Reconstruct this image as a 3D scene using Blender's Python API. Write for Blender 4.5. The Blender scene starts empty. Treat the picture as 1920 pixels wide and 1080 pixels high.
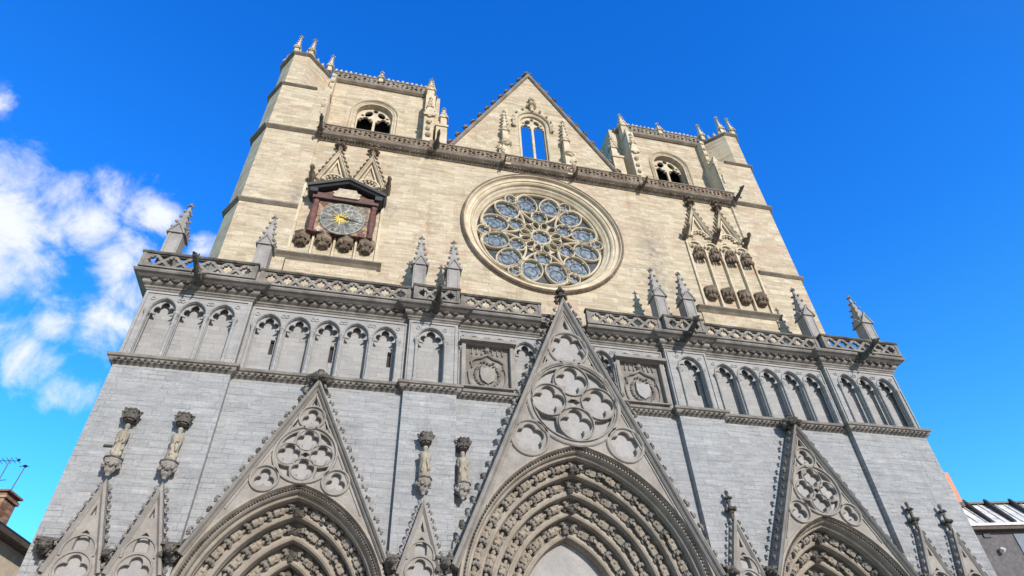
import bpy, math, random
from mathutils import Matrix, Vector
random.seed(7)
S = bpy.context.scene
COL = S.collection
R = math.radians
PI = math.pi

# ------------------------------------------------------------------ camera, sky, sun
def cam_axes(pitch, yaw, roll):
    cp, sp, cy, sy = math.cos(pitch), math.sin(pitch), math.cos(yaw), math.sin(yaw)
    f = Vector((sy*cp, cy*cp, sp)); r = Vector((cy, -sy, 0)); u = r.cross(f)
    cr, sr = math.cos(roll), math.sin(roll)
    return cr*r + sr*u, -sr*r + cr*u, f
CAM_F, CAM_POS = 1186.5, Vector((-7.45, -20.0, 1.6))
AX = cam_axes(.7192, .2631, -.0491)
cd = bpy.data.cameras.new('camera'); cam = bpy.data.objects.new('camera', cd); COL.objects.link(cam)
m = Matrix((AX[0], AX[1], -AX[2])).transposed().to_4x4(); m.translation = CAM_POS
cam.matrix_world = m
cd.sensor_width = 36; cd.lens = CAM_F/1920*36; cd.clip_start = .1; cd.clip_end = 3000
S.camera = cam
S.render.resolution_x, S.render.resolution_y = 1024, 576
S.view_settings.view_transform = 'Standard'; S.view_settings.look = 'None'
S.view_settings.exposure = 0.04; S.view_settings.gamma = 1.0

SUN = Vector((.40, -1.3, .50)).normalized()
sl = bpy.data.lights.new('sun', 'SUN'); sl.energy = 5.0; sl.angle = R(.6); sl.color = (1, .935, .845)
so = bpy.data.objects.new('sun', sl); COL.objects.link(so)
so.rotation_euler = SUN.to_track_quat('Z', 'Y').to_euler(); so.location = (10, -30, 40)

W = bpy.data.worlds.new('World'); S.world = W; W.use_nodes = True
nt = W.node_tree; nt.nodes.clear()
def nd(t, tree=None, **kw):
    n = (tree or nt).nodes.new(t)
    for k, v in kw.items(): setattr(n, k, v)
    return n
out = nd('ShaderNodeOutputWorld'); bg = nd('ShaderNodeBackground'); bg.inputs[1].default_value = .1
sky = nd('ShaderNodeTexSky', sky_type='NISHITA', sun_disc=False)
sky.sun_elevation = math.asin(SUN.z); sky.sun_rotation = math.atan2(SUN.x, SUN.y)
sky.air_density = 1.0; sky.dust_density = .1; sky.ozone_density = 3.5
hs = nd('ShaderNodeHueSaturation'); hs.inputs['Saturation'].default_value = 1.22; hs.inputs['Value'].default_value = 4.3
tint = nd('ShaderNodeMix', data_type='RGBA', blend_type='MULTIPLY'); tint.inputs[0].default_value = 1
nt.links.new(sky.outputs[0], hs.inputs['Color']); nt.links.new(hs.outputs[0], tint.inputs[6])
tc = nd('ShaderNodeTexCoord')
sx = nd('ShaderNodeSeparateXYZ'); nt.links.new(tc.outputs['Generated'], sx.inputs[0])
rp = nd('ShaderNodeValToRGB'); nt.links.new(sx.outputs[2], rp.inputs[0])
rp.color_ramp.elements[0].position = .30; rp.color_ramp.elements[0].color = (.44, .78, .68, 1)
rp.color_ramp.elements[1].position = .92; rp.color_ramp.elements[1].color = (.10, .56, .98, 1)
e_ = rp.color_ramp.elements.new(.62); e_.color = (.20, .62, .97, 1)
dp = nd('ShaderNodeVectorMath', operation='DOT_PRODUCT'); nt.links.new(tc.outputs['Generated'], dp.inputs[0]); dp.inputs[1].default_value = SUN
sm = nd('ShaderNodeMapRange', interpolation_type='SMOOTHSTEP'); nt.links.new(dp.outputs['Value'], sm.inputs[0]); sm.inputs[1].default_value = .12; sm.inputs[2].default_value = .7
tm = nd('ShaderNodeMix', data_type='RGBA'); nt.links.new(sm.outputs[0], tm.inputs[0]); nt.links.new(rp.outputs[0], tm.inputs[6]); tm.inputs[7].default_value = (.41, .385, .38, 1)
nt.links.new(tm.outputs[2], tint.inputs[7])
def px_dir(px, py):
    return (AX[0]*((px-960)/CAM_F) - AX[1]*((py-540)/CAM_F) + AX[2]).normalized()
def wmath(op, a, b=None, clamp=False):
    n = nd('ShaderNodeMath', operation=op); n.use_clamp = clamp
    for i, v in enumerate((a, b)):
        if v is None: continue
        if hasattr(v, 'is_linked'): nt.links.new(v, n.inputs[i])
        else: n.inputs[i].default_value = v
    return n.outputs[0]
mask = None
for px, py, rad, wt in ((-30, 440, .135, 1.2), (45, 430, .07, .9), (10, 330, .07, .9), (-5, 200, .035, .8), (20, 520, .06, .8), (110, 360, .05, .95), (160, 420, .06, 1.05), (215, 490, .055, 1.0),
                        (285, 400, .055, 1.05), (255, 460, .05, .9), (245, 550, .05, .85), (300, 350, .03, .5), (215, 370, .045, .8), (110, 600, .055, .95), (190, 610, .065, 1.05), (60, 690, .06, 1.0), (110, 730, .05, 1.0), (150, 715, .03, .6),
                        (385, 460, .035, .85), (10, 620, .06, .75), (110, 540, .03, .45), (230, 640, .04, .6), (40, 745, .04, .5)):
    d = px_dir(px, py)
    v = nd('ShaderNodeVectorMath', operation='DISTANCE'); nt.links.new(tc.outputs['Generated'], v.inputs[0]); v.inputs[1].default_value = d
    mr = nd('ShaderNodeMapRange', interpolation_type='SMOOTHSTEP'); nt.links.new(v.outputs['Value'], mr.inputs[0])
    mr.inputs[1].default_value = 0; mr.inputs[2].default_value = rad*1.35; mr.inputs[3].default_value = wt; mr.inputs[4].default_value = 0
    mask = mr.outputs[0] if mask is None else wmath('MAXIMUM', mask, mr.outputs[0])
nz = nd('ShaderNodeTexNoise'); nz.inputs['Scale'].default_value = 12; nz.inputs['Detail'].default_value = 10; nz.inputs['Roughness'].default_value = .64; nz.inputs['Distortion'].default_value = .35
nt.links.new(tc.outputs['Generated'], nz.inputs['Vector'])
cl = wmath('ADD', mask, wmath('MULTIPLY', wmath('SUBTRACT', nz.outputs[0], .5), 2.3))
mr = nd('ShaderNodeMapRange', interpolation_type='SMOOTHSTEP'); nt.links.new(cl, mr.inputs[0])
mr.inputs[1].default_value = .38; mr.inputs[2].default_value = 1.2
cm = wmath('MULTIPLY', mr.outputs[0], wmath('MULTIPLY', mask, 3.0, True), True)
mix = nd('ShaderNodeMix', data_type='RGBA'); nt.links.new(cm, mix.inputs[0]); nt.links.new(tint.outputs[2], mix.inputs[6]); mix.inputs[7].default_value = (9.2, 9.6, 9.8, 1)
nt.links.new(mix.outputs[2], bg.inputs[0]); nt.links.new(bg.outputs[0], out.inputs[0])

# ------------------------------------------------------------------ materials
def stone(name, c1, c2, mortar=None, bw=.8, bh=.27, ms=.012, stain=.25, stain_col=(.25, .22, .2), rough=.9, bump=.25, patch=.0, patch_col=(.6, .4, .3), fine=.25, streak=.0, spots=(), two=False, course=.0):
    mt = bpy.data.materials.new(name); mt.use_nodes = True; t = mt.node_tree; N = t.nodes; L = t.links
    b = N['Principled BSDF']; b.inputs['Roughness'].default_value = rough; b.inputs['Specular IOR Level'].default_value = .25
    tc = N.new('ShaderNodeTexCoord'); ge = N.new('ShaderNodeNewGeometry')
    sp = N.new('ShaderNodeSeparateXYZ'); L.new(ge.outputs['Position'], sp.inputs[0])
    ad = N.new('ShaderNodeMath'); ad.operation = 'ADD'; L.new(sp.outputs[0], ad.inputs[0]); L.new(sp.outputs[1], ad.inputs[1])
    cb = N.new('ShaderNodeCombineXYZ'); L.new(ad.outputs[0], cb.inputs[0]); L.new(sp.outputs[2], cb.inputs[1])
    def noise(vec, scale, detail=4, rgh=.6, dist=0):
        n = N.new('ShaderNodeTexNoise'); n.inputs['Scale'].default_value = scale; n.inputs['Detail'].default_value = detail
        n.inputs['Roughness'].default_value = rgh; n.inputs['Distortion'].default_value = dist; L.new(vec, n.inputs['Vector']); return n.outputs[0]
    def rng(v, a, b2, lo, hi):
        n = N.new('ShaderNodeMapRange'); L.new(v, n.inputs[0])
        for i, q in enumerate((a, b2, lo, hi)): n.inputs[i+1].default_value = q
        return n.outputs[0]
    def mixc(fac, a, c, blend='MIX'):
        n = N.new('ShaderNodeMix'); n.data_type = 'RGBA'; n.blend_type = blend
        if hasattr(fac, 'is_linked'): L.new(fac, n.inputs[0])
        else: n.inputs[0].default_value = fac
        for i, q in ((6, a), (7, c)):
            if hasattr(q, 'is_linked'): L.new(q, n.inputs[i])
            else: n.inputs[i].default_value = (*q, 1)
        return n.outputs[2]
    pos = ge.outputs['Position']
    bfac = None
    if bw:
        # courses wander a little so that the joints never look ruled
        wob = N.new('ShaderNodeTexNoise'); wob.inputs['Scale'].default_value = .35; L.new(cb.outputs[0], wob.inputs['Vector'])
        va = N.new('ShaderNodeVectorMath'); va.operation = 'MULTIPLY_ADD'; L.new(wob.outputs['Color'], va.inputs[0]); va.inputs[1].default_value = (.25, .06, 0); L.new(cb.outputs[0], va.inputs[2])
        bt = N.new('ShaderNodeTexBrick'); L.new(va.outputs[0], bt.inputs['Vector']); bt.inputs['Scale'].default_value = 1
        bt.inputs['Brick Width'].default_value = bw; bt.inputs['Row Height'].default_value = bh; bt.inputs['Mortar Size'].default_value = ms
        bt.inputs['Mortar Smooth'].default_value = .3; bt.inputs['Bias'].default_value = 0; bt.offset = .43; bt.squash = .8; bt.squash_frequency = 3
        bt.inputs['Color1'].default_value = (*c1, 1); bt.inputs['Color2'].default_value = (*c2, 1)
        bt.inputs['Mortar'].default_value = (*(mortar or [q*.55 for q in c1]), 1)
        bt.inputs['Mortar'].default_value = (*[(p_+q_)/2 for p_, q_ in zip(c1, c2)], 1)
        jm = N.new('ShaderNodeMath'); jm.operation = 'MULTIPLY'; L.new(bt.outputs['Fac'], jm.inputs[0]); L.new(rng(noise(pos, 1.9, 3), .42, .6, .08, 1), jm.inputs[1])
        bcol = bt.outputs['Color']; bjm = jm.outputs[0]
        if two:                                                 # zones of older, larger blocks between the small courses
            b2 = N.new('ShaderNodeTexBrick'); L.new(va.outputs[0], b2.inputs['Vector']); b2.inputs['Scale'].default_value = 1
            b2.inputs['Brick Width'].default_value = bw*1.5; b2.inputs['Row Height'].default_value = bh*1.5; b2.inputs['Mortar Size'].default_value = ms; b2.inputs['Mortar Smooth'].default_value = .3
            b2.offset = .37; b2.squash = 1.4; b2.squash_frequency = 2
            for nm_, cc in (('Color1', c2), ('Color2', c1), ('Mortar', [(p_+q_)/2 for p_, q_ in zip(c1, c2)])): b2.inputs[nm_].default_value = (*cc, 1)
            zn = rng(noise(pos, .55, 2, .5), .49, .51, 0, 1); bcol = mixc(zn, bcol, b2.outputs['Color'])
            jj = N.new('ShaderNodeMix'); L.new(zn, jj.inputs[0]); L.new(bjm, jj.inputs[2]); j3 = N.new('ShaderNodeMath'); j3.operation = 'MULTIPLY'; L.new(b2.outputs['Fac'], j3.inputs[0]); j3.inputs[1].default_value = .6
            L.new(j3.outputs[0], jj.inputs[3]); bjm = jj.outputs[0]
        col = mixc(bjm, bcol, tuple(mortar or [q*.55 for q in c1])); bfac = bjm
    else:
        col = mixc(rng(noise(pos, 1.7), .35, .65, 0, 1), c1, c2)
    if patch:
        vo = N.new('ShaderNodeTexBrick'); L.new(cb.outputs[0], vo.inputs['Vector']); vo.inputs['Scale'].default_value = 1
        vo.inputs['Brick Width'].default_value = bw or .8; vo.inputs['Row Height'].default_value = bh; vo.inputs['Mortar Size'].default_value = 0; vo.offset = .5
        vo.inputs['Color1'].default_value = (0, 0, 0, 1); vo.inputs['Color2'].default_value = (1, 1, 1, 1)
        pf = N.new('ShaderNodeMath'); pf.operation = 'MULTIPLY'; L.new(rng(vo.outputs['Color'], .45, .95, 0, 1), pf.inputs[0]); L.new(rng(noise(pos, .45, 3), .42, .6, 0, patch), pf.inputs[1])
        col = mixc(pf.outputs[0], col, patch_col)
    col = mixc(rng(noise(pos, .6, 6, .65), .5, .78, 0, stain), col, stain_col, 'MULTIPLY')
    if course:                                                  # weathering that follows the beds
        mp = N.new('ShaderNodeMapping'); mp.inputs['Scale'].default_value = (.8, .8, 5.5); L.new(pos, mp.inputs[0])
        col = mixc(rng(noise(mp.outputs[0], 1, 6, .7), .48, .72, 0, course), col, [q*.8 for q in stain_col], 'MULTIPLY')
        col = mixc(rng(noise(mp.outputs[0], 1.3, 6, .7), .5, .28, 0, course*.6), col, (.86, .86, .86))
    if streak:
        mp = N.new('ShaderNodeMapping'); mp.inputs['Scale'].default_value = (1.6, 1.6, .16); L.new(pos, mp.inputs[0])
        col = mixc(rng(noise(mp.outputs[0], 1, 5, .7), .55, .75, 0, streak), col, stain_col, 'MULTIPLY')
    col = mixc(rng(noise(pos, 14, 5, .7), .3, .7, 0, fine), col, (.45, .43, .42), 'MULTIPLY')
    for sx_, sz_, rx_, rz_, am in spots:                       # local soot and run-off stains
        q = N.new('ShaderNodeMapping'); q.vector_type = 'TEXTURE'; q.inputs['Location'].default_value = (sx_, 1, sz_); q.inputs['Scale'].default_value = (rx_, 3, rz_); L.new(pos, q.inputs[0])
        ln = N.new('ShaderNodeVectorMath'); ln.operation = 'LENGTH'; L.new(q.outputs[0], ln.inputs[0])
        mm = N.new('ShaderNodeMath'); mm.operation = 'MULTIPLY'; L.new(rng(ln.outputs['Value'], .1, 1.1, am, 0), mm.inputs[0]); L.new(rng(noise(pos, 3.2, 6, .75), .38, .6, 0, 1), mm.inputs[1])
        col = mixc(mm.outputs[0], col, (.16, .145, .13))
    L.new(col, b.inputs['Base Color'])
    bp = N.new('ShaderNodeBump'); bp.inputs['Strength'].default_value = bump; bp.inputs['Distance'].default_value = .03
    h = noise(pos, 16, 5, .7)
    if bfac:
        s2 = N.new('ShaderNodeMath'); s2.operation = 'MULTIPLY_ADD'; L.new(bfac, s2.inputs[0]); s2.inputs[1].default_value = -.8; L.new(h, s2.inputs[2]); h = s2.outputs[0]
    L.new(h, bp.inputs['Height']); L.new(bp.outputs[0], b.inputs['Normal'])
    return mt
def plain(name, c, rough=.7, metal=0, noise=.15, emit=None):
    mt = bpy.data.materials.new(name); mt.use_nodes = True; t = mt.node_tree; b = t.nodes['Principled BSDF']
    b.inputs['Roughness'].default_value = rough; b.inputs['Metallic'].default_value = metal
    n = t.nodes.new('ShaderNodeTexNoise'); n.inputs['Scale'].default_value = 5; n.inputs['Detail'].default_value = 6
    ge = t.nodes.new('ShaderNodeNewGeometry'); t.links.new(ge.outputs['Position'], n.inputs['Vector'])
    r = t.nodes.new('ShaderNodeValToRGB'); t.links.new(n.outputs[0], r.inputs[0])
    r.color_ramp.elements[0].position = .3; r.color_ramp.elements[0].color = (*[q*(1-noise*2) for q in c], 1)
    r.color_ramp.elements[1].position = .7; r.color_ramp.elements[1].color = (*[min(1, q*(1+noise)) for q in c], 1)
    t.links.new(r.outputs[0], b.inputs['Base Color']); return mt

M = dict(
    low=stone('grey_ashlar', (.305, .31, .318), (.36, .362, .368), (.17, .172, .178), bw=.52, bh=.165, ms=.011, stain=.45, stain_col=(.58, .58, .6), fine=.45, streak=.45, two=True, course=.35),
    gal=stone('grey_gallery_stone', (.312, .305, .30), (.37, .362, .355), (.21, .20, .19), bw=.6, bh=.2, ms=.009, stain=.4, stain_col=(.6, .58, .55), fine=.3, streak=.35),
    trim=stone('grey_carved_stone', (.265, .242, .218), (.35, .322, .292), bw=0, stain=.5, stain_col=(.5, .47, .44), fine=.4, streak=.3),
    panel=stone('pale_grey_panel', (.32, .305, .30), (.385, .37, .36), bw=0, stain=.3, stain_col=(.6, .6, .6), fine=.3, streak=.2),
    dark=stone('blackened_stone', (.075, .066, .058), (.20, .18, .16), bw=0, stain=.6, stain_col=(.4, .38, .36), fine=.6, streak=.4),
    arch=stone('brown_archivolt_stone', (.285, .245, .198), (.385, .338, .285), bw=0, stain=.5, stain_col=(.5, .45, .4), fine=.4),
    up=stone('cream_ashlar', (.455, .38, .265), (.61, .53, .385), (.29, .235, .16), bw=.58, bh=.20, ms=.010, stain=.55, stain_col=(.66, .58, .5), patch=.85, patch_col=(.47, .33, .24), fine=.45, streak=.7, two=True, course=.6,
             spots=((5.9, 24.6, .9, 2.6, .75), (5.6, 22.2, 1.2, 1.2, .6), (-11.95, 24.7, .5, .9, .85), (-7.75, 24.6, .55, .8, .8), (6.9, 21.2, 1.6, 1.6, .4), (-3.2, 27.8, 1.2, 1.0, .25), (9.8, 30.5, 4, 1.2, .3))),
    upt=stone('cream_carved_stone', (.50, .42, .30), (.68, .59, .44), bw=0, stain=.5, stain_col=(.6, .52, .45), fine=.4, streak=.3),
    updark=stone('brown_weathered_stone', (.13, .095, .068), (.30, .23, .17), bw=0, stain=.5, stain_col=(.45, .4, .35), fine=.5),
    updk2=stone('grey_weathered_string', (.19, .16, .125), (.30, .26, .21), bw=0, stain=.5, stain_col=(.6, .55, .5), fine=.5),
    bal=stone('grey_balustrade_stone', (.185, .168, .15), (.31, .285, .258), bw=0, stain=.6, stain_col=(.45, .43, .41), fine=.5, streak=.5),
    pin=stone('grey_pinnacle_stone', (.27, .255, .245), (.37, .35, .33), bw=0, stain=.5, stain_col=(.5, .48, .46), fine=.4, streak=.5),
    statue=stone('ochre_statue_stone', (.36, .315, .245), (.50, .45, .37), bw=0, stain=.8, stain_col=(.3, .26, .2), fine=.7, streak=.5),
    glass=plain('sky_tinted_leaded_glass', (.155, .20, .25), .3, 0, .45),  # blue of the reflected sky is painted into the glass colour
    void=plain('dark_interior', (.035, .03, .028), .9),
    lead=plain('black_lead', (.03, .03, .033), .6), red=plain('oxblood_paint', (.13, .05, .038), .6, 0, .25), buff=plain('buff_panel', (.46, .38, .28), .8),
    dial=plain('painted_dial_ground', (.30, .20, .12), .7, 0, .4), dblue=plain('slate_blue_dial', (.15, .15, .14), .6, 0, .35), gold=plain('gilding', (.85, .62, .12), .35, .4),
    white=plain('pale_paint', (.70, .70, .66), .6), chalk=plain('faded_dial_lettering', (.36, .35, .29), .7, 0, .35), glassd=plain('dark_leaded_glass', (.045, .055, .065), .3, 0, .4), zinc=plain('zinc_sheet', (.66, .64, .62), .55, .0, .2), wallb=plain('beige_render', (.62, .52, .40), .9, 0, .1),
    wallg=plain('shaded_grey_brown_render', (.13, .12, .125), .9, 0, .15), wallp=plain('blue_grey_render', (.20, .23, .27), .9, 0, .1), wood=plain('brown_eave_boards', (.10, .075, .06), .8), orange=plain('orange_render', (.80, .27, .15), .85, 0, .08),  # wallg: the shade on the right house wall is put into its dark colour
    metal=plain('dark_metal', (.05, .05, .055), .5, .6), pave=stone('square_paving', (.30, .28, .26), (.36, .34, .31), bw=.6, bh=.4, stain=.3), door=plain('dark_oak', (.09, .05, .03), .6),
)
_b = stone('old_brick', (.19, .08, .055), (.36, .20, .13), (.34, .29, .24), bw=.26, bh=.10, ms=.02, stain=.6, patch=.9, patch_col=(.48, .40, .28)); M['brick'] = _b

# ------------------------------------------------------------------ mesh builder
class MB:
    def __init__(s): s.v = []; s.f = []
    def add(s, vs, fs, mat=None):
        o = len(s.v)
        s.v += [tuple(mat @ Vector(v)) if mat else tuple(v) for v in vs]; s.f += [[i+o for i in f] for f in fs]; return s
    def box(s, x0, x1, y0, y1, z0, z1, mat=None):
        return s.add([(x, y, z) for x in (x0, x1) for y in (y0, y1) for z in (z0, z1)],
                     [(0, 1, 3, 2), (4, 6, 7, 5), (0, 4, 5, 1), (2, 3, 7, 6), (0, 2, 6, 4), (1, 5, 7, 3)], mat)
    def prism(s, poly, y0, y1, mat=None):
        n = len(poly)
        return s.add([(x, y0, z) for x, z in poly] + [(x, y1, z) for x, z in poly],
                     [tuple(range(n)), tuple(range(2*n-1, n-1, -1))] + [(i, i+n, (i+1) % n+n, (i+1) % n) for i in range(n)], mat)
    def prismz(s, poly, z0, z1, top=1.0, c=(0, 0)):
        n = len(poly)
        return s.add([(x, y, z0) for x, y in poly] + [(c[0]+(x-c[0])*top, c[1]+(y-c[1])*top, z1) for x, y in poly],
                     [tuple(range(n-1, -1, -1)), tuple(range(n, 2*n))] + [(i, (i+1) % n, (i+1) % n+n, i+n) for i in range(n)])
    def sweep(s, path, prof, closed=False, plane='XZ', cap=True):
        """path of 2-D points, prof a closed loop of (offset to the left of travel, third coordinate)"""
        n = len(path); k = len(prof); o = len(s.v)
        P = [Vector(p) for p in path]
        for i in range(n):
            a = (P[i]-P[i-1]) if (i > 0 or closed) else P[1]-P[0]
            b = (P[(i+1) % n]-P[i]) if (i < n-1 or closed) else P[-1]-P[-2]
            a = a.normalized(); b = b.normalized()
            na = Vector((-a.y, a.x)); nb = Vector((-b.y, b.x)); mm = na+nb
            if mm.length < 1e-6: mm = na
            mm = mm.normalized(); mm = mm/max(.25, mm.dot(na))
            for d, w in prof:
                q = P[i]+mm*d
                s.v.append((q.x, w, q.y) if plane == 'XZ' else (q.x, q.y, w))
        for i in range(n if closed else n-1):
            j = (i+1) % n
            for a in range(k):
                b = (a+1) % k
                s.f.append((o+i*k+a, o+i*k+b, o+j*k+b, o+j*k+a))
        if not closed and cap:
            s.f.append(tuple(o+a for a in range(k))); s.f.append(tuple(o+(n-1)*k+a for a in range(k-1, -1, -1)))
        return s
    def tube(s, pts, rad, n=8, flat=1.0):
        o = len(s.v); P = [Vector(p) for p in pts]
        for i, p in enumerate(P):
            t = (P[min(i+1, len(P)-1)]-P[max(i-1, 0)]).normalized()
            a = t.orthogonal().normalized() if abs(t.z) > .99 else t.cross(Vector((0, 0, 1))).normalized()
            b = t.cross(a); r = rad[i] if isinstance(rad, (list, tuple)) else rad
            for j in range(n):
                an = 2*PI*j/n; s.v.append(tuple(p+a*math.cos(an)*r+b*math.sin(an)*r*flat))
        for i in range(len(P)-1):
            for j in range(n): s.f.append((o+i*n+j, o+i*n+(j+1) % n, o+(i+1)*n+(j+1) % n, o+(i+1)*n+j))
        s.f.append(tuple(o+j for j in range(n-1, -1, -1))); s.f.append(tuple(o+(len(P)-1)*n+j for j in range(n)))
        return s
    def lathe(s, prof, c=(0, 0, 0), n=12, sx=1, sy=1, fold=0, nf=7, rot=0):
        o = len(s.v)
        for r, z in prof:
            for j in range(n):
                a = 2*PI*j/n+rot; q = r*(1+fold*math.sin(nf*a+z*3))
                s.v.append((c[0]+q*math.cos(a)*sx, c[1]+q*math.sin(a)*sy, c[2]+z))
        for i in range(len(prof)-1):
            for j in range(n): s.f.append((o+i*n+j, o+i*n+(j+1) % n, o+(i+1)*n+(j+1) % n, o+(i+1)*n+j))
        s.f.append(tuple(o+j for j in range(n-1, -1, -1))); s.f.append(tuple(o+(len(prof)-1)*n+j for j in range(n)))
        return s
    def blob(s, c, r, jit=.18, n=7, m_=5):
        """a knobbly lump: low-resolution ellipsoid with uneven radius"""
        r = r if isinstance(r, tuple) else (r, r, r); o = len(s.v)
        s.v.append((c[0], c[1], c[2]-r[2]))
        for i in range(1, m_):
            ph = -PI/2+PI*i/m_
            for j in range(n):
                a = 2*PI*j/n+i*.5; q = 1+random.uniform(-jit, jit)
                s.v.append((c[0]+r[0]*q*math.cos(ph)*math.cos(a), c[1]+r[1]*q*math.cos(ph)*math.sin(a), c[2]+r[2]*q*math.sin(ph)))
        s.v.append((c[0], c[1], c[2]+r[2])); e = len(s.v)-1
        for j in range(n):
            s.f.append((o, o+1+(j+1) % n, o+1+j)); s.f.append((e, e-n+j, e-n+(j+1) % n))
        for i in range(m_-2):
            for j in range(n):
                a, b = o+1+i*n+j, o+1+i*n+(j+1) % n; s.f.append((a, b, b+n, a+n))
        return s
    def plate(s, outer, holes, y0, y1, bevel=0.0):
        """flat slab in XZ with real openings; outline and openings bevelled"""
        cu = bpy.data.curves.new('t', 'CURVE'); cu.dimensions = '2D'; cu.fill_mode = 'BOTH'
        for lp in [outer]+list(holes):
            sp = cu.splines.new('POLY'); sp.points.add(len(lp)-1); sp.use_cyclic_u = True
            for p, q in zip(sp.points, lp): p.co = (q[0], q[1], 0, 1)
        cu.extrude = max((y1-y0)/2-bevel, .001); cu.bevel_depth = bevel; cu.bevel_resolution = 0
        if bevel: cu.offset = -bevel
        ob = bpy.data.objects.new('t', cu); COL.objects.link(ob)
        dg = bpy.context.evaluated_depsgraph_get(); me = ob.evaluated_get(dg).to_mesh(); yc = (y0+y1)/2
        s.add([(v.co.x, yc-v.co.z, v.co.y) for v in me.vertices], [tuple(p.vertices) for p in me.polygons])
        ob.evaluated_get(dg).to_mesh_clear(); bpy.data.objects.remove(ob); bpy.data.curves.remove(cu)
        return s
    def mirror(s):
        o = len(s.v); s.v += [(-x, y, z) for x, y, z in s.v]; s.f += [[i+o for i in reversed(f)] for f in s.f]; return s
    def build(s, name, mat, parent=None, loc=None, smooth=False):
        me = bpy.data.meshes.new(name); me.from_pydata(s.v, [], s.f); me.materials.append(mat)
        import bmesh
        bm = bmesh.new(); bm.from_mesh(me); bmesh.ops.recalc_face_normals(bm, faces=bm.faces); bm.to_mesh(me); bm.free()
        if smooth:
            for p in me.polygons: p.use_smooth = True
        o = bpy.data.objects.new(name, me); COL.objects.link(o)
        if parent: o.parent = parent
        if loc: o.location = loc
        return o
def tag(o, label=None, cat=None, group=None, kind=None):
    for k, v in (('label', label), ('category', cat), ('group', group), ('kind', kind)):
        if v: o[k] = v
    return o
def empty(name, loc=(0, 0, 0)):
    o = bpy.data.objects.new(name, None); COL.objects.link(o); o.location = loc; return o
def dup(src, parent=None, loc=None, rot=None, scale=None):
    c = src.copy(); COL.objects.link(c); c.parent = parent if parent is not None else src.parent
    if loc is not None: c.location = loc
    if rot is not None: c.rotation_euler = rot
    if scale is not None: c.scale = scale if isinstance(scale, (tuple, list)) else (scale,)*3
    for ch in list(src.children):
        d = ch.copy(); COL.objects.link(d); d.parent = c
    return c

# ------------------------------------------------------------------ outline helpers (XZ)
def arc(cx, cz, r, a0, a1, n=16):
    return [(cx+r*math.cos(a0+(a1-a0)*i/n), cz+r*math.sin(a0+(a1-a0)*i/n)) for i in range(n+1)]
def circle(cx, cz, r, n=40): return arc(cx, cz, r, 0, 2*PI, n)[:-1]
def foil(cx, cz, r, n=4, rot=PI/2, d=.56, l=.44, seg=10):
    pts = []
    for k in range(n):
        for j in range(seg):
            phi = -PI/n+2*PI/n*j/seg
            q = d*math.cos(phi)+math.sqrt(max(0, l*l-(d*math.sin(phi))**2))
            a = rot+2*PI*k/n+phi; pts.append((cx+r*q*math.cos(a), cz+r*q*math.sin(a)))
    return pts
def lens_arch(cx, c, z0, rad, n=18):
    """pointed arch from left springing over the apex to the right: centres at cx-+c, height z0"""
    th = math.acos(c/rad)
    left = [(cx+c-rad*math.cos(th*i/n), z0+rad*math.sin(th*i/n)) for i in range(n+1)]
    return left+[(2*cx-x, z) for x, z in reversed(left[:-1])]
def pointed(cx, hw, z0, z1, z2, n=8):
    """opening: bottom z0, springing z1, apex z2, half width hw"""
    h = z2-z1; c = max(0, (h*h-hw*hw)/(2*hw)) if h > hw else 0; rad = hw+c
    if h >= hw: a = [(cx+c-rad*math.cos(math.acos(c/rad)*i/n), z1+rad*math.sin(math.acos(c/rad)*i/n)) for i in range(n+1)]
    else: a = [(cx-hw*math.cos(PI/2*i/n), z1+h*math.sin(PI/2*i/n)) for i in range(n+1)]
    return [(cx-hw, z0)]+a+[(2*cx-x, z) for x, z in reversed(a[:-1])]+[(cx+hw, z0)]
def cusped(cx, hw, z0, z1, z2):
    """trefoil-headed opening"""
    h = z2-z1; rt = [(hw, z1-.02), (hw*1.0, z1+.10*h), (hw*.62, z1+.02*h), (hw*.60, z1+.10*h), (hw*.80, z1+.24*h), (hw*.86, z1+.40*h), (hw*.76, z1+.55*h), (hw*.56, z1+.60*h), (hw*.38, z1+.52*h),
              (hw*.34, z1+.60*h), (hw*.36, z1+.75*h), (hw*.22, z1+.90*h)]
    return [(cx-hw, z0)]+[(cx-x, z) for x, z in rt]+[(cx, z2)]+[(cx+x, z) for x, z in reversed(rt)]+[(cx+hw, z0)]
def inset(poly, d):
    out = []; n = len(poly)
    for i in range(n):
        a = Vector(poly[i])-Vector(poly[i-1]); b = Vector(poly[(i+1) % n])-Vector(poly[i]); a.normalize(); b.normalize()
        na = Vector((-a.y, a.x)); nb = Vector((-b.y, b.x)); mm = (na+nb).normalized(); mm = mm/max(.3, mm.dot(na))
        out.append(tuple(Vector(poly[i])+mm*d))
    return out

# ------------------------------------------------------------------ the cathedral
CA = empty('cathedral')
tag(CA, 'gothic cathedral front of grey and cream stone with three portals and a rose window', 'cathedral')

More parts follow.
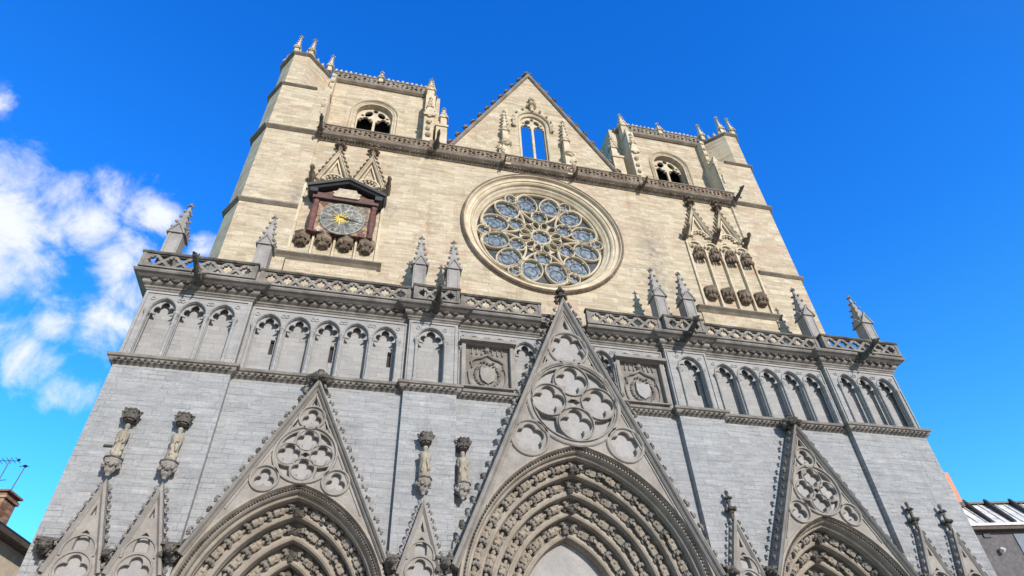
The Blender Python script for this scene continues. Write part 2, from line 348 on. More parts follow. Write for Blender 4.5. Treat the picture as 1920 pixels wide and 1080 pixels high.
# small shared ornaments -------------------------------------------------
def crocket_mesh(seed=0, s=1.0):
    random.seed(seed); b = MB()
    b.tube([(0, 0, -.03), (-.005, 0, .05), (.02, 0, .11), (.07, 0, .13)], [.03, .026, .03, .02], 5)
    b.blob((.05, 0, .13), (.055, .055, .03), .3); b.blob((.095, -.01, .095), (.03, .045, .035), .3); b.blob((-.03, -.02, .09), (.03, .05, .025), .3); b.blob((.03, -.05, .10), (.045, .02, .03), .3)
    return b
CROCK = {}
def crocket(parent, p, ang, s, mat, first_name='crocket'):
    """ang: direction of growth in XZ, measured from +Z towards +X"""
    key = (mat, random.randint(0, 2))
    if key not in CROCK:
        st = random.getstate(); o = crocket_mesh(hash(key[1]) % 7).build(first_name, M[mat], parent); random.setstate(st); CROCK[key] = o
    else: o = CROCK[key].copy(); COL.objects.link(o); o.parent = parent
    o.location = p; o.scale = (s,)*3; o.rotation_euler = (random.uniform(-.15, .15), ang+random.uniform(-.12, .12), 0); return o
def crockets_mb(b, p0, p1, n, s, out_dir=(0, 0), y=0, jit=.2):
    """small leaf knobs along an edge, carved of one piece with it"""
    for i in range(n):
        t = (i+.5)/n; x = p0[0]+(p1[0]-p0[0])*t; z = p0[1]+(p1[1]-p0[1])*t
        b.blob((x+out_dir[0]*s, y, z+out_dir[1]*s), (s*.62, s*.6, s*.55), jit, 6, 4)
        b.blob((x+out_dir[0]*s*1.6, y, z+out_dir[1]*s*1.6+s*.25), (s*.38, s*.4, s*.3), jit, 5, 4)
def finial_mb(b, c, h, w, tiers=2):
    """stem with crowns of leaves and a bud"""
    x, y, z = c
    b.tube([(x, y, z), (x, y, z+h*.95)], [w*.2, w*.12], 6)
    for t in range(tiers):
        zz = z+h*(.35+.38*t); ww = w*(1-.28*t)
        for k in range(6):
            a = k*PI/3+t*.5; b.blob((x+math.cos(a)*ww*.36, y+math.sin(a)*ww*.36, zz+.03), (ww*.2, ww*.2, ww*.15))
        b.blob((x, y, zz-h*.08), (ww*.26, ww*.26, ww*.2))
    b.blob((x, y, z+h*.95), (w*.17, w*.17, h*.1))
def spire_mb(b, c, w, h0, h1, h2, nc=4, crock=.09):
    """pinnacle: square shaft w/ panels, four gablets, crocketed spire, finial. c = base centre"""
    x, y, z = c; hw = w/2
    b.box(x-hw, x+hw, y-hw, y+hw, z, z+h0)
    for sx, sy in ((0, -1), (1, 0), (-1, 0), (0, 1)):           # gablets on each side
        px, py = x+sx*hw, y+sy*hw; g = hw*1.02
        if sx == 0:
            b.prism([(px-g, z+h0-.02), (px+g, z+h0-.02), (px, z+h0+h1)], min(py, py+sy*.07), max(py, py+sy*.07))
            b.sweep([(px-g*1.05, z+h0-.06), (px, z+h0+h1+.03), (px+g*1.05, z+h0-.06)], [(0, py), (.06, py), (.06, py+sy*.11), (0, py+sy*.11)])
        else:
            vs = [(px, py-g, z+h0-.02), (px, py+g, z+h0-.02), (px, py, z+h0+h1)]
            b.add(vs+[(v[0]+sx*.08, v[1], v[2]) for v in vs], [(0, 1, 2), (5, 4, 3), (0, 3, 4, 1), (1, 4, 5, 2), (2, 5, 3, 0)])
        for k in (-1, 1):
            for t in (.25, .6):
                q = g*(1-t)*k; b.blob((px+(q if sx == 0 else sx*.08), py+(q if sx else sy*.08), z+h0+h1*t+.03), .045)
    q = hw*.96; zb = z+h0+.02
    b.prismz([(x-q, y-q), (x+q, y-q), (x+q, y+q), (x-q, y+q)], zb, zb+h2, .12, (x, y))
    for sx in (-1, 1):
        for sy in (-1, 1):
            for i in range(nc):
                t = (i+.9)/(nc+.8); rr = q*(1-.88*t)+.03; b.blob((x+sx*rr, y+sy*rr, zb+h2*t), (crock*.5, crock*.5, crock*.55))
    b.tube([(x, y, zb+h2-.05), (x, y, zb+h2+.22)], .03, 5)
    for k in range(4): b.blob((x+math.cos(k*PI/2)*.09, y+math.sin(k*PI/2)*.09, zb+h2+.08), (.055, .055, .045))
    b.blob((x, y, zb+h2+.2), (.045, .045, .06))

# plan of the lower front -------------------------------------------------
XA, XB, XC = 15.85, 12.19, 6.35; XD = 4.42; DY = -.24
def plan(back=7.0, d0=0.0):
    h = [(XD, 0.0), (XD, DY), (XC, DY), (XC, 0.0), (XB, 0.0), (XB, DY), (XA, DY), (XA, back)]
    return [(-x, y) for x, y in reversed(h)]+h
ZS, ZG0, ZG1 = 13.98, 14.32, 17.2

# portal data: centre x, arch centre offset, springing z, ridge radii, ridge y, gable apex z, gable foot half width / z
PORT = [dict(cx=0, c=1.13, z0=7.02, R=[5.12, 4.67, 4.15, 3.60, 3.03], Y=[.10, .58, 1.03, 1.48, 1.93], ga=19.05, gw=4.50, gz=7.9, main=True),
        dict(cx=-9.25, c=1.0, z0=6.38, R=[3.72, 3.32, 2.80, 2.28, 1.85], Y=[.10, .58, 1.03, 1.48, 1.93], ga=13.88, gw=2.86, gz=7.95, main=False),
        dict(cx=9.25, c=1.0, z0=6.38, R=[3.72, 3.32, 2.80, 2.28, 1.85], Y=[.10, .58, 1.03, 1.48, 1.93], ga=13.88, gw=2.86, gz=7.95, main=False)]
def arch_path(p, rad, zb=0.0):
    a = lens_arch(p['cx'], p['c'], p['z0'], rad); return [(a[0][0], zb)]+a+[(a[-1][0], zb)]

lw = MB()
lw.plate([(-XD, 0), (XD, 0), (XD, ZS), (-XD, ZS)], [arch_path(PORT[0], 5.25, .02)], 0, 1.2)
for p in PORT[1:]:
    x0, x1 = (XC, XB) if p['cx'] > 0 else (-XB, -XC)
    lw.plate([(x0, 0), (x1, 0), (x1, ZS), (x0, ZS)], [arch_path(p, 3.83, .02)], 0, 1.2)
for s in (-1, 1):
    for a, b_ in ((XD, XC), (XB, XA)):
        x0, x1 = sorted((s*a, s*b_)); lw.box(x0, x1, DY, 1.2, 0, ZS)
    x0, x1 = sorted((s*(XA-.9), s*XA)); lw.box(x0, x1, 1.2, 9, 0, ZS)
lw.build('lower_wall', M['low'], CA)

# archivolts ----------------------------------------------------------------
def figure_mesh(seed, scale=1.0):
    """seated figure about .42 long under its little canopy, local +Z along the arch, +X outward from the hollow"""
    random.seed(seed); b = MB()
    b.lathe([(.06, 0), (.115, .03), (.12, .12), (.10, .20), (.115, .27), (.10, .33), (.04, .36), (.06, .40), (.065, .44), (.045, .49), (.01, .50)], (0, 0, 0), 9, 1, .9, .13, 4)
    b.blob((-.09, -.03, .15), (.06, .06, .05)); b.blob((.08, -.05, .2), (.05, .05, .07)); b.blob((0, -.09, .24), (.06, .04, .04))
    return b
def canopy_mesh(seed):
    random.seed(seed); b = MB(); b.lathe([(.10, .0), (.15, .03), (.13, .09), (.06, .13)], (0, 0, 0), 6)
    for k in range(6):
        a = k*PI/3; b.blob((math.cos(a)*.13, math.sin(a)*.13, .02), (.045, .045, .06)); b.tube([(math.cos(a+.5)*.11, math.sin(a+.5)*.11, .05), (math.cos(a+.5)*.11, math.sin(a+.5)*.11, .15)], [.03, .008], 4)
    return b
FIG = []
for p in PORT:
    b = MB(); cx = p['cx']; Rr, Yy = p['R'], p['Y']
    r0 = Rr[0]+.02
    # hood mould + outer order face, swept along the pointed arch
    prof = [(.30, .02), (.30, -.36), (.26, -.46), (.18, -.46), (.15, -.38), (.12, -.28), (.04, -.30), (0, -.22), (-.02, -.05)]
    for k in range(5):
        dr = r0-Rr[k]; y = Yy[k]
        prof += [(-dr+.05, y-.16), (-dr-.01, y-.19), (-dr-.07, y-.15), (-dr-.09, y-.07), (-dr-.06, y), (-dr-.10, y+.04)]
        if k < 4:
            prof += [(-dr-.06, y+.16), (-dr-.10, y+.30), (-(r0-Rr[k+1])+.22, Yy[k+1]-.09), (-(r0-Rr[k+1])+.12, Yy[k+1]-.10), (-(r0-Rr[k+1])+.10, Yy[k+1]-.15)]
    prof += [(-(r0-Rr[4])-.14, Yy[4]+.35), (.28, Yy[4]+.40)]
    b.sweep(arch_path(p, r0), prof)
    A = b.build('archivolts', M['arch'], CA)
    # leaf band in the hood hollow
    g = MB(); path = lens_arch(cx, p['c'], p['z0'], r0+.10, 60)
    for i in range(len(path)-1):
        q0, q1 = Vector(path[i]), Vector(path[i+1]); n = max(1, round((q1-q0).length/.13))
        for j in range(n):
            q = q0.lerp(q1, (j+.5)/n)
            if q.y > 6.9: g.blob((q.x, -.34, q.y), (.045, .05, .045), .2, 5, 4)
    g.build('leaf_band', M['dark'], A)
    # figures in the four hollows
    for k in range(4):
        rr = Rr[k]-.30*(Rr[k]-Rr[k+1])/.58; yy = Yy[k]+.24
        th = math.acos(p['c']/rr); pitch = .74 if p['main'] else .66
        n = int(rr*th/pitch)
        sc = 1.15 if p['main'] else 1.0
        for side in (-1, 1):
            for i in range(n+1):
                s_ = rr*th-.45-i*pitch-(.1 if side > 0 else 0)
                a = s_/rr
                x = cx+side*(-p['c']+rr*math.cos(a)); z = p['z0']+rr*math.sin(a)
                if z < 6.6: continue
                ti = -side*a                                   # growth along the arch towards the apex
                ti = side*(-a)                                # rotation about Y
                if not FIG:
                    for q in range(3): FIG.append((figure_mesh(q+11), canopy_mesh(q+20)))
                    FIGO = [(f.build('voussoir_figure', M['arch'], A), c.build('canopy', M['bal'], A)) for f, c in FIG]
                    fresh = [[True, True] for _ in FIG]
                q = random.randint(0, 2)
                for w_, off in ((0, 0), (1, .50*sc)):
                    src = FIGO[q][w_]
                    if fresh[q][w_]: o = src; fresh[q][w_] = False
                    else: o = src.copy(); COL.objects.link(o)
                    o.parent = A
                    d = Vector((-side*math.sin(a), 0, math.cos(a)))
                    base = Vector((x, yy, z))-d*.28*sc+d*off
                    o.location = base; o.rotation_euler = (0, math.atan2(d.x, d.z), random.uniform(-.3, .3) if w_ == 0 else 0); o.scale = (sc,)*3
        if True:  # keystone figure cluster at the apex
            g = MB(); za = p['z0']+math.sqrt(rr*rr-p['c']**2)
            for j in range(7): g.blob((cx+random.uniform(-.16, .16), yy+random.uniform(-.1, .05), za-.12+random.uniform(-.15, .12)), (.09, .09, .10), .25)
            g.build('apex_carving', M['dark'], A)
    ty = Yy[4]+.26; rt = Rr[4]-.02
    MB().prism(lens_arch(cx, p['c'], p['z0'], rt+.06), ty, ty+.2).build('tympanum', M['panel'], CA)
    hw = rt-p['c']
    MB().box(cx-hw-.05, cx+hw+.05, ty-.02, ty+.25, 5.2, p['z0']+.0).build('lintel', M['trim'], CA)
    b = MB()
    for s in (-1, 1):
        x0, x1 = sorted((cx+s*.04, cx+s*(hw-.02))); b.box(x0, x1, ty+.04, ty+.16, 0, 5.2)
        for j in range(4): b.box(x0+.12, x1-.12, ty, ty+.05, .3+j*1.2, 1.25+j*1.2)
    b.build('door', M['door'], CA)

# portal gables -----------------------------------------------------------
def ring(b, cx, cz, r, w, y0, y1, n=40):
    b.sweep(circle(cx, cz, r, n), [(-w/2, y1), (-w/2, y0+.04), (-w/4, y0), (w/4, y0), (w/2, y0+.04), (w/2, y1)], closed=True)
def big_gable(p):
    cx, ga, gw, gz = p['cx'], p['ga'], p['gw'], p['gz']; main = p['main']
    sl_ = (ga-gz)/gw; rk = .25 if main else .19; yf = -.50
    hood = lens_arch(cx, p['c'], p['z0'], p['R'][0]+.30, 26)
    hood = [q for q in hood if q[1] > gz+.05]
    hood = [q for q in hood if abs(q[0]-cx) < (ga-q[1])/sl_-.03]
    L = math.hypot(1, sl_); inner = rk*.8
    outer = [(cx, ga-inner*L)]+[(q[0], q[1]-.05) for q in reversed(hood)]
    outer = [(cx, ga-inner*L), (hood[-1][0]+.02, hood[-1][1]-.05)]+[(q[0], q[1]-.04) for q in reversed(hood)][1:-1]+[(hood[0][0]-.02, hood[0][1]-.05)]
    holes = []; rings = []
    if main:
        holes.append(foil(0, 16.42, .72, 6, PI/2, .66, .345)); rings.append((0, 16.42, .80, .12))
        for a in range(4): holes.append(foil(math.cos(a*PI/2)*.97, 13.98+math.sin(a*PI/2)*.93, .62, 4, PI/2, .57, .43)); rings.append((math.cos(a*PI/2)*.97, 13.98+math.sin(a*PI/2)*.93, .675, .06))
        rings.append((0, 13.98, 1.78, .16)); rings.append((0, 13.98, 1.64, .05))
        for a in range(4):                                         # curved triangles between the foiled circles
            q = PI/4+a*PI/2; f_ = lambda r_, t_: (r_*math.cos(q+t_), 13.98+r_*.98*math.sin(q+t_))
            holes.append([f_(1.06, 0), f_(1.22, .13), f_(1.42, .30), f_(1.55, .42), f_(1.57, .2), f_(1.58, 0), f_(1.57, -.2), f_(1.55, -.42), f_(1.42, -.30), f_(1.22, -.13)])
        for s in (-1, 1): holes.append(foil(s*1.80, 12.36, .56, 5, PI/2, .54, .42)); rings.append((s*1.80, 12.36, .68, .12))
        for s in (-1, 1): holes.append([(s*1.22, 15.52), (s*.86, 15.72), (s*.98, 16.1)])
        holes.append([(0, 17.9), (.14, 17.42), (-.14, 17.42)]); holes.append([(0, 14.26), (.10, 14.08), (.26, 13.98), (.10, 13.88), (0, 13.70), (-.10, 13.88), (-.26, 13.98), (-.10, 14.08)])
    else:
        holes.append(foil(cx, 12.42, .34, 3, PI/2, .5, .46)); rings.append((cx, 12.42, .41, .07))
        for a in range(4): holes.append(foil(cx+math.cos(a*PI/2)*.50, 11.12+math.sin(a*PI/2)*.50, .345, 4, PI/2, .56, .44))
        rings.append((cx, 11.12, .96, .09)); holes.append([(cx, 11.26), (cx+.05, 11.17), (cx+.14, 11.12), (cx+.05, 11.07), (cx, 10.98), (cx-.05, 11.07), (cx-.14, 11.12), (cx-.05, 11.17)])
        for a in range(4):
            rings.append((cx+math.cos(a*PI/2)*.50, 11.12+math.sin(a*PI/2)*.50, .355, .035)); q = PI/4+a*PI/2; f_ = lambda r_, t_: (cx+r_*math.cos(q+t_), 11.12+r_*math.sin(q+t_))
            holes.append([f_(.60, 0), f_(.68, .13), f_(.78, .28), f_(.845, .36), f_(.86, .18), f_(.865, 0), f_(.86, -.18), f_(.845, -.36), f_(.78, -.28), f_(.68, -.13)])
        for s in (-1, 1): holes.append(foil(cx+s*1.06, 10.25, .33, 3, PI/2, .5, .46)); rings.append((cx+s*1.06, 10.25, .41, .08))
        holes.append([(cx, 13.2), (cx+.09, 12.92), (cx-.09, 12.92)])
        for s in (-1, 1): holes.append([(cx+s*.50, 12.02), (cx+s*.62, 12.12), (cx+s*.42, 12.38)])
    back = MB().plate(outer, [], -.27, -.01)
    G = back.build('portal_gable', M['panel'], CA)
    t = MB().plate(outer, holes, -.45, -.272, .02)
    for r_ in rings: ring(t, r_[0], r_[1], r_[2], r_[3], -.53 if r_[3] > .04 else -.48, -.44)
    t.build('tracery', M['trim'] if not main else M['trim'], G)
    k = MB()
    path = [(cx-gw, gz), (cx, ga), (cx+gw, gz)]
    y = -.02
    k.sweep(path, [(-rk, y), (-rk, -.50), (-rk*.8, -.56), (-rk*.6, -.50), (-rk*.45, -.60), (-rk*.2, -.66), (0, -.62), (0, y)])
    k.build('raking_moulding', M['trim'], G)
    # inner fillet parallel to the rakes
    f = MB(); d = rk+.07; q = (ga-d*L)
    zf = gz+1.6 if main else gz+1.0
    for s in (-1, 1):
        f.sweep([(cx+s*(q-zf-.3)/sl_, zf+.3), (cx, q)] if s < 0 else [(cx, q), (cx+s*(q-zf-.3)/sl_, zf+.3)], [(-.022, -.44), (-.022, -.49), (.022, -.49), (.022, -.44)])
    f.build('fillet', M['trim'], G)
    # crockets up both rakes
    n = 26 if main else 18
    top = ga if not main else ga
    for s in (-1, 1):
        for i in range(n):
            t_ = (i+.6)/n; z = gz+(ga-gz)*t_*.985; x = cx+s*(ga-z)/sl_
            crocket(G, (x, -.46, z), s*math.atan(sl_)*.95, (1.55 if main else 1.3)*random.uniform(.72, 1.15), ('dark' if cx > 5 else random.choice(('dark', 'bal', 'bal'))) if s < 0 else random.choice(('trim', 'bal')))  # right gable's left crockets all dark: their shadow is put into the colour
    fb = MB()
    if main:
        finial_mb(fb, (cx, -.35, ga-.25), 1.0, .55, 2)
    else:
        finial_mb(fb, (cx, -.42, ga-.3), .75, .8, 1)
        for s in (-1, 1): fb.blob((cx+s*.28, -.5, ga+.1), (.2, .15, .12)); fb.blob((cx+s*.14, -.52, ga+.22), (.14, .12, .10))
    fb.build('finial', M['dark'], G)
    return G
for p in PORT: big_gable(p)

# small gabled niches between the portals -----------------------------------
def small_gable(cx, ga, half, gz, finial=True):
    sl_ = (ga-gz)/half; rk = .13; yb = DY if (abs(cx) > XB or abs(cx) < XC) else 0
    L = math.hypot(1, sl_)
    zc = gz+.12
    tri = [(cx, ga-.1), (cx-half*.9, gz+.0), (cx-half*.9, 5.0), (cx+half*.9, 5.0), (cx+half*.9, gz+.0)]
    B = MB().prism(tri, yb-.10, yb+.02).build('niche_gable', M['panel'], CA)
    r = half*.60; r2 = r*.42
    hs_ = [foil(cx, zc-.05, r*.88, 4), pointed(cx, r2, zc+r+.02, zc+r+.20, zc+r+.55, 5), inset([(cx, ga-.75), (cx-.07, ga-1.05), (cx+.07, ga-1.05)], 0)]
    for s in (-1, 1): hs_.append(cusped(cx+s*half*.44, half*.34, 5.1, zc-1.05, zc-.62))
    zo = 5.02; xo = half*.88
    t = MB().plate([(cx, ga-rk*L*.7), (cx-xo, gz), (cx-xo, zo), (cx+xo, zo), (cx+xo, gz)], hs_, yb-.24, yb-.102, .01)
    ring(t, cx, zc-.05, r+.02, .06, yb-.29, yb-.22, 24)
    t.sweep(pointed(cx, r*.95, zc+.30, zc+.42, zc+r+.42, 8), [(-.025, yb-.23), (-.025, yb-.29), (.025, yb-.29), (.025, yb-.23)])
    t.build('tracery', M['trim'], B)
    k = MB().sweep([(cx-half, gz), (cx, ga), (cx+half, gz)], [(-rk, yb-.01), (-rk, yb-.26), (-rk*.5, yb-.34), (0, yb-.30), (0, yb-.01)])
    k.build('raking_moulding', M['trim'], B)
    for s in (-1, 1):
        for i in range(9):
            z = gz+(ga-gz)*(i+.5)/9.3; crocket(B, (cx+s*((ga-z)/sl_), yb-.22, z), s*1.25, .95, 'trim' if s < 0 else 'bal')
    if finial:
        f = MB(); finial_mb(f, (cx, yb-.2, ga-.12), 1.05, .42, 2); f.build('finial', M['dark'], B)
    # slim shafts dividing the niches
    for s in (-1, 1): MB().tube([(cx+s*half, yb-.12, 0), (cx+s*half, yb-.12, gz)], .10, 8).build('shaft', M['trim'], B)
for s in (-1, 1):
    small_gable(s*13.06, 9.92, .73, 7.35, s > 0); small_gable(s*14.56, 9.92, .73, 7.35, s > 0)
    small_gable(s*5.42, 9.90, .70, 7.6, s > 0)

# beast head consoles at the springers ------------------------------------
def console_mb(seed, w=.34):
    random.seed(seed); b = MB()
    b.lathe([(.05, -.22), (.12, -.12), (.15, 0), (.17, .08)], (0, .05, 0), 8)
    b.blob((0, -.22, .02), (.15, .20, .13), .2); b.blob((0, -.42, -.05), (.08, .10, .07), .2); b.blob((-.09, -.18, .13), (.05, .05, .09)); b.blob((.09, -.18, .13), (.05, .05, .09))
    for k in range(6): b.blob((random.uniform(-.2, .2), random.uniform(-.2, .1), random.uniform(-.15, .16)), random.uniform(.06, .10), .25)
    b.box(-.24, .24, -.16, .2, .16, .23)
    return b
cons = [console_mb(i).build('beast_console', M['dark'], CA) for i in range(3)]
spots = [(-15.42, 7.95), (-13.81, 7.80), (-12.33, 7.95), (-6.30, 7.86), (-4.72, 7.86), (4.66, 7.95), (6.22, 7.98), (12.33, 7.95), (13.81, 7.85), (15.42, 7.95)]
for i, (x, z) in enumerate(spots):
    o = cons[i] if i < 3 else dup(cons[i % 3], CA)
    o.location = (x, DY-.18, z); o.scale = (1.1,)*3 if i != 1 else (.75,)*3; o.rotation_euler = (0, 0, random.uniform(-.3, .3))

# string course under the gallery -----------------------------------------
def shaped_plan(xs=None): return plan()
PL = plan()
b = MB()
b.sweep(PL, [(0.0, 13.93), (-.05, 13.97), (-.13, 14.02), (-.16, 14.09), (-.16, 14.14), (-.22, 14.17), (-.24, 14.25), (-.20, 14.29), (-.02, 14.33), (.3, 14.33), (.3, 13.93)], plane='XY')
sc = b.build('string_course', M['bal'], CA)
for (x0, y0), (x1, y1) in zip(PL, PL[1:]):
    if abs(x1-x0) < .5: continue
    g = MB(); n = int((x1-x0)/.20)
    for i in range(n):
        x = x0+(x1-x0)*(i+.5)/n
        g.blob((x-.03, y0-.15, 14.03), (.065, .05, .045), .2, 5, 4); g.blob((x+.06, y0-.17, 14.09), (.06, .05, .035), .2, 5, 4)
    g.build('leaf_band', M['dark'], sc)

# blind arcade gallery ------------------------------------------------------
nich = [13.07, 14.06, 15.06, 7.20, 8.28, 9.34, 10.41, 11.48, 5.46, 1.72, 2.78, 3.82]
def bay(x0, x1, y, cs, hw, name='blind_arcade', slots=(), crests=()):
    zb, zt = ZG0-.02, ZG1
    incr = lambda c: any(abs(c-q) < .95 for q in crests)
    hs_ = [pointed(c, hw, zb+.06, 16.30, 16.84, 8) for c in cs if not incr(c)]+[[(q-.90, zb+.06), (q+.90, zb+.06), (q+.90, 16.50), (q-.90, 16.50)] for q in crests]
    hs_ += [[(c-.26, 16.60), (c+.26, 16.60), (c+.14, 16.77), (c, 16.84), (c-.14, 16.77)] for c in cs if incr(c)]
    B = MB().plate([(x0, zb), (x1, zb), (x1, zt), (x0, zt)], hs_, y, y+.11, .015).build(name, M['gal'], CA)
    MB().plate([(x0+.01, zb), (x1-.01, zb), (x1-.01, zt), (x0+.01, zt)], [cusped(c, hw-.02, zb+.06, 16.20, 16.80) for c in cs if not incr(c)]+[[(q-.92, zb+.06), (q+.92, zb+.06), (q+.92, 16.86), (q-.92, 16.86)] for q in crests], y+.112, y+.19, .01).build('cusped_heads', M['gal'], B)
    slh = [[(c-.075, a), (c+.075, a), (c+.075, d), (c-.075, d)] for c, a, d in slots]
    MB().plate([(x0+.02, zb), (x1-.02, zb), (x1-.02, zt), (x0+.02, zt)], slh, y+.36, y+.56).box(x0+.02, x0+.10, y+.19, y+.36, zb, zt).box(x1-.10, x1-.02, y+.19, y+.36, zb, zt).build('back_wall', M['gal'], B)
    for c, a, d in slots: MB().box(c-.12, c+.12, y+.52, y+.70, a-.1, d+.1).build('slit_window', M['void'], B)
    piers = sorted(set([round(c-hw-.055, 3) for c in cs]+[round(c+hw+.055, 3) for c in cs])); pp = []
    for q in piers:
        if pp and abs(pp[-1]-q) < .14: pp[-1] = (pp[-1]+q)/2
        else: pp.append(q)
    for q in pp:
        if any(abs(q-w_) < .85 for w_ in crests): continue
        c_ = MB(); c_.lathe([(.09, 0), (.09, .10), (.055, .16), (.052, 1.66), (.07, 1.70), (.06, 1.74), (.115, 1.86), (.12, 1.93), (.03, 1.94)], (q, y-.04, zb+.03), 8)
        c_.build('colonnette', M['gal'], B)
    m_ = MB()
    for c in cs:
        pt = pointed(c, hw+.01, 16.18, 16.30, 16.86, 9)[1:-1]
        m_.sweep(pt, [(0, y+.005), (0, y-.04), (.03, y-.06), (.06, y-.04), (.06, y+.005)])
    # rectangular label frame and drilled spandrel foils
    m_.sweep([(x0+.12, 14.4), (x0+.12, 17.05), (x1-.12, 17.05), (x1-.12, 14.4)], [(0, y+.004), (0, y-.045), (.05, y-.045), (.05, y+.004)])
    for i, c in enumerate(cs):
        for s in (-1, 1):
            m_.sweep(circle(c+s*(hw+.02), 16.82, .07, 10), [(-.012, y+.004), (-.012, y-.03), (.012, y-.03), (.012, y+.004)], closed=True)
    m_.build('label_mould', M['gal'], B)
    return B
for s in (-1, 1):
    m1 = lambda a: sorted(s*q for q in a)
    a, b_ = sorted((s*XB, s*XA)); bay(a, b_, DY, m1([13.07, 14.06, 15.06]), .42)
    a, b_ = sorted((s*XC, s*XB)); bay(a, b_, 0, m1([7.20, 8.28, 9.34, 10.41, 11.48]), .44, slots=[(s*9.34+.24, 15.2, 15.95), (s*7.2+.24, 15.25, 15.95), (s*11.48+.24, 15.3, 15.95)] if s < 0 else [])
    a, b_ = sorted((s*XD, s*XC)); bay(a, b_, DY, [s*5.46], .50, slots=[(s*5.46+.30, 15.2, 15.95)] if s > 0 else [])
bay(-XD, XD, 0, [-3.74, -2.68, -1.62, 1.62, 2.68, 3.74], .44, crests=(-3.20, 3.20))
b = MB()
for s in (-1, 1):
    x0, x1 = sorted((s*(XA-.9), s*XA)); b.box(x0+.004, x1-.004, .45, 9, ZS+.3, ZG1+.3)
b.box(-XA+.5, XA-.5, .66, 1.4, ZS-.5, 18.0)
b.build('gallery_core', M['gal'], CA)

# coats of arms --------------------------------------------------------------
def crest(cx):
    y = -.16
    B = MB().plate([(cx-1.05, 14.45), (cx+1.05, 14.45), (cx+1.05, 16.46), (cx-1.05, 16.46)], [[(cx-.88, 14.52), (cx+.88, 14.52), (cx+.88, 16.40), (cx-.88, 16.40)]], y, .30, .02)
    B.box(cx-1.12, cx+1.12, -.36, .12, 16.44, 16.57)
    B = B.build('coat_of_arms', M['trim'], CA)
    MB().box(cx-.90, cx+.90, .06, .28, 14.5, 16.42).build('panel', M['bal'], B)
    r = MB(); random.seed(5)
    # mantle folds, hat and hanging cords
    for s in (-1, 1):
        pts = [(cx, -.06, 16.05), (cx+s*.25, -.07, 15.88), (cx+s*.5, -.07, 15.80), (cx+s*.66, -.06, 15.66), (cx+s*.60, -.06, 15.4)]
        r.tube(pts, [.05, .05, .045, .05, .03], 6)
        r.tube([(cx+s*.62, -.05, 15.6), (cx+s*.74, -.05, 15.2), (cx+s*.70, -.05, 14.8), (cx+s*.62, -.05, 14.58)], [.035, .05, .035, .05], 6)
        for i in range(11):                                    # wreath
            a = -PI/2+s*(.15+i*.235); r.blob((cx+math.cos(a)*.47, -.06, 15.12+math.sin(a)*.50), (.075, .05, .06), .25)
        for i in range(3): r.tube([(cx+s*(.2+.18*i), -.04, 16.45), (cx+s*(.22+.2*i), -.05, 16.05)], [.02, .035], 5)
    for i in range(5): r.blob((cx-.24+i*.12, -.07, 15.66+.05*math.sin(i*1.57)), (.06, .05, .05))
    r.blob((cx, -.08, 16.2), (.10, .07, .10)); r.blob((cx, -.08, 16.36), (.05, .05, .09)); r.blob((cx-.12, -.06, 16.26), (.07, .04, .035)); r.blob((cx+.12, -.06, 16.26), (.07, .04, .035))
    o_ = r.build('carved_mantling', M['trim'], B); o_.scale = (1, 1.6, 1); o_.location = (0, .11, 0)
    MB().prism([(cx-.28, 15.42), (cx-.30, 15.1), (cx-.22, 14.84), (cx, 14.68), (cx+.22, 14.84), (cx+.30, 15.1), (cx+.28, 15.42), (cx+.12, 15.36), (cx, 15.44), (cx-.12, 15.36)], -.06, .07).build('shield', M['panel'] if cx > 0 else M['trim'], B)
for s in (-1, 1): crest(s*3.20)

# cornice, balustrade and pinnacles ----------------------------------------
def split_plan():
    h = [(1.0, 0.0), (XD, 0.0), (XD, DY), (XC, DY), (XC, 0.0), (XB, 0.0), (XB, DY), (XA, DY), (XA, 7.0)]
    return h, [(-x, y) for x, y in reversed(h)]
PR, PLf = split_plan()
cp = [(.2, 17.18), (-.03, 17.18), (-.05, 17.24), (-.10, 17.27), (-.10, 17.31), (-.07, 17.35), (-.16, 17.40), (-.20, 17.44), (-.20, 17.56), (-.30, 17.58), (-.40, 17.64), (-.50, 17.68), (-.54, 17.74), (-.54, 17.79), (-.48, 17.83), (.2, 17.86)]
b = MB()
b.sweep(PR, cp, plane='XY'); b.sweep(PLf, cp, plane='XY')
CO = b.build('cornice', M['bal'], CA)
MB().box(-1.0, 1.0, .02, .5, 17.2, 17.8).build('cornice_return', M['bal'], CO)
random.seed(3); LC = None
for P_ in (PR, PLf):
    for (x0, y0), (x1, y1) in zip(P_, P_[1:]):
        if abs(x1-x0) < .5: continue
        n = round(abs(x1-x0)/.37)
        for i in range(n):
            x = x0+(x1-x0)*(i+.5)/n
            if LC is None:
                LC = MB().box(-.02, .14, -.19, 0, 0, .09).blob((.03, -.19, 0), (.10, .06, .06), .2, 6, 4).blob((-.09, -.15, .04), (.06, .06, .04), .2, 5, 4).build('leaf_corbel', M['dark'], CO); o = LC
            else: o = LC.copy(); COL.objects.link(o)
            o.parent = CO; o.location = (x, y0-.10, 17.49); o.scale = (random.uniform(.85, 1.1), 1, random.uniform(.9, 1.15))
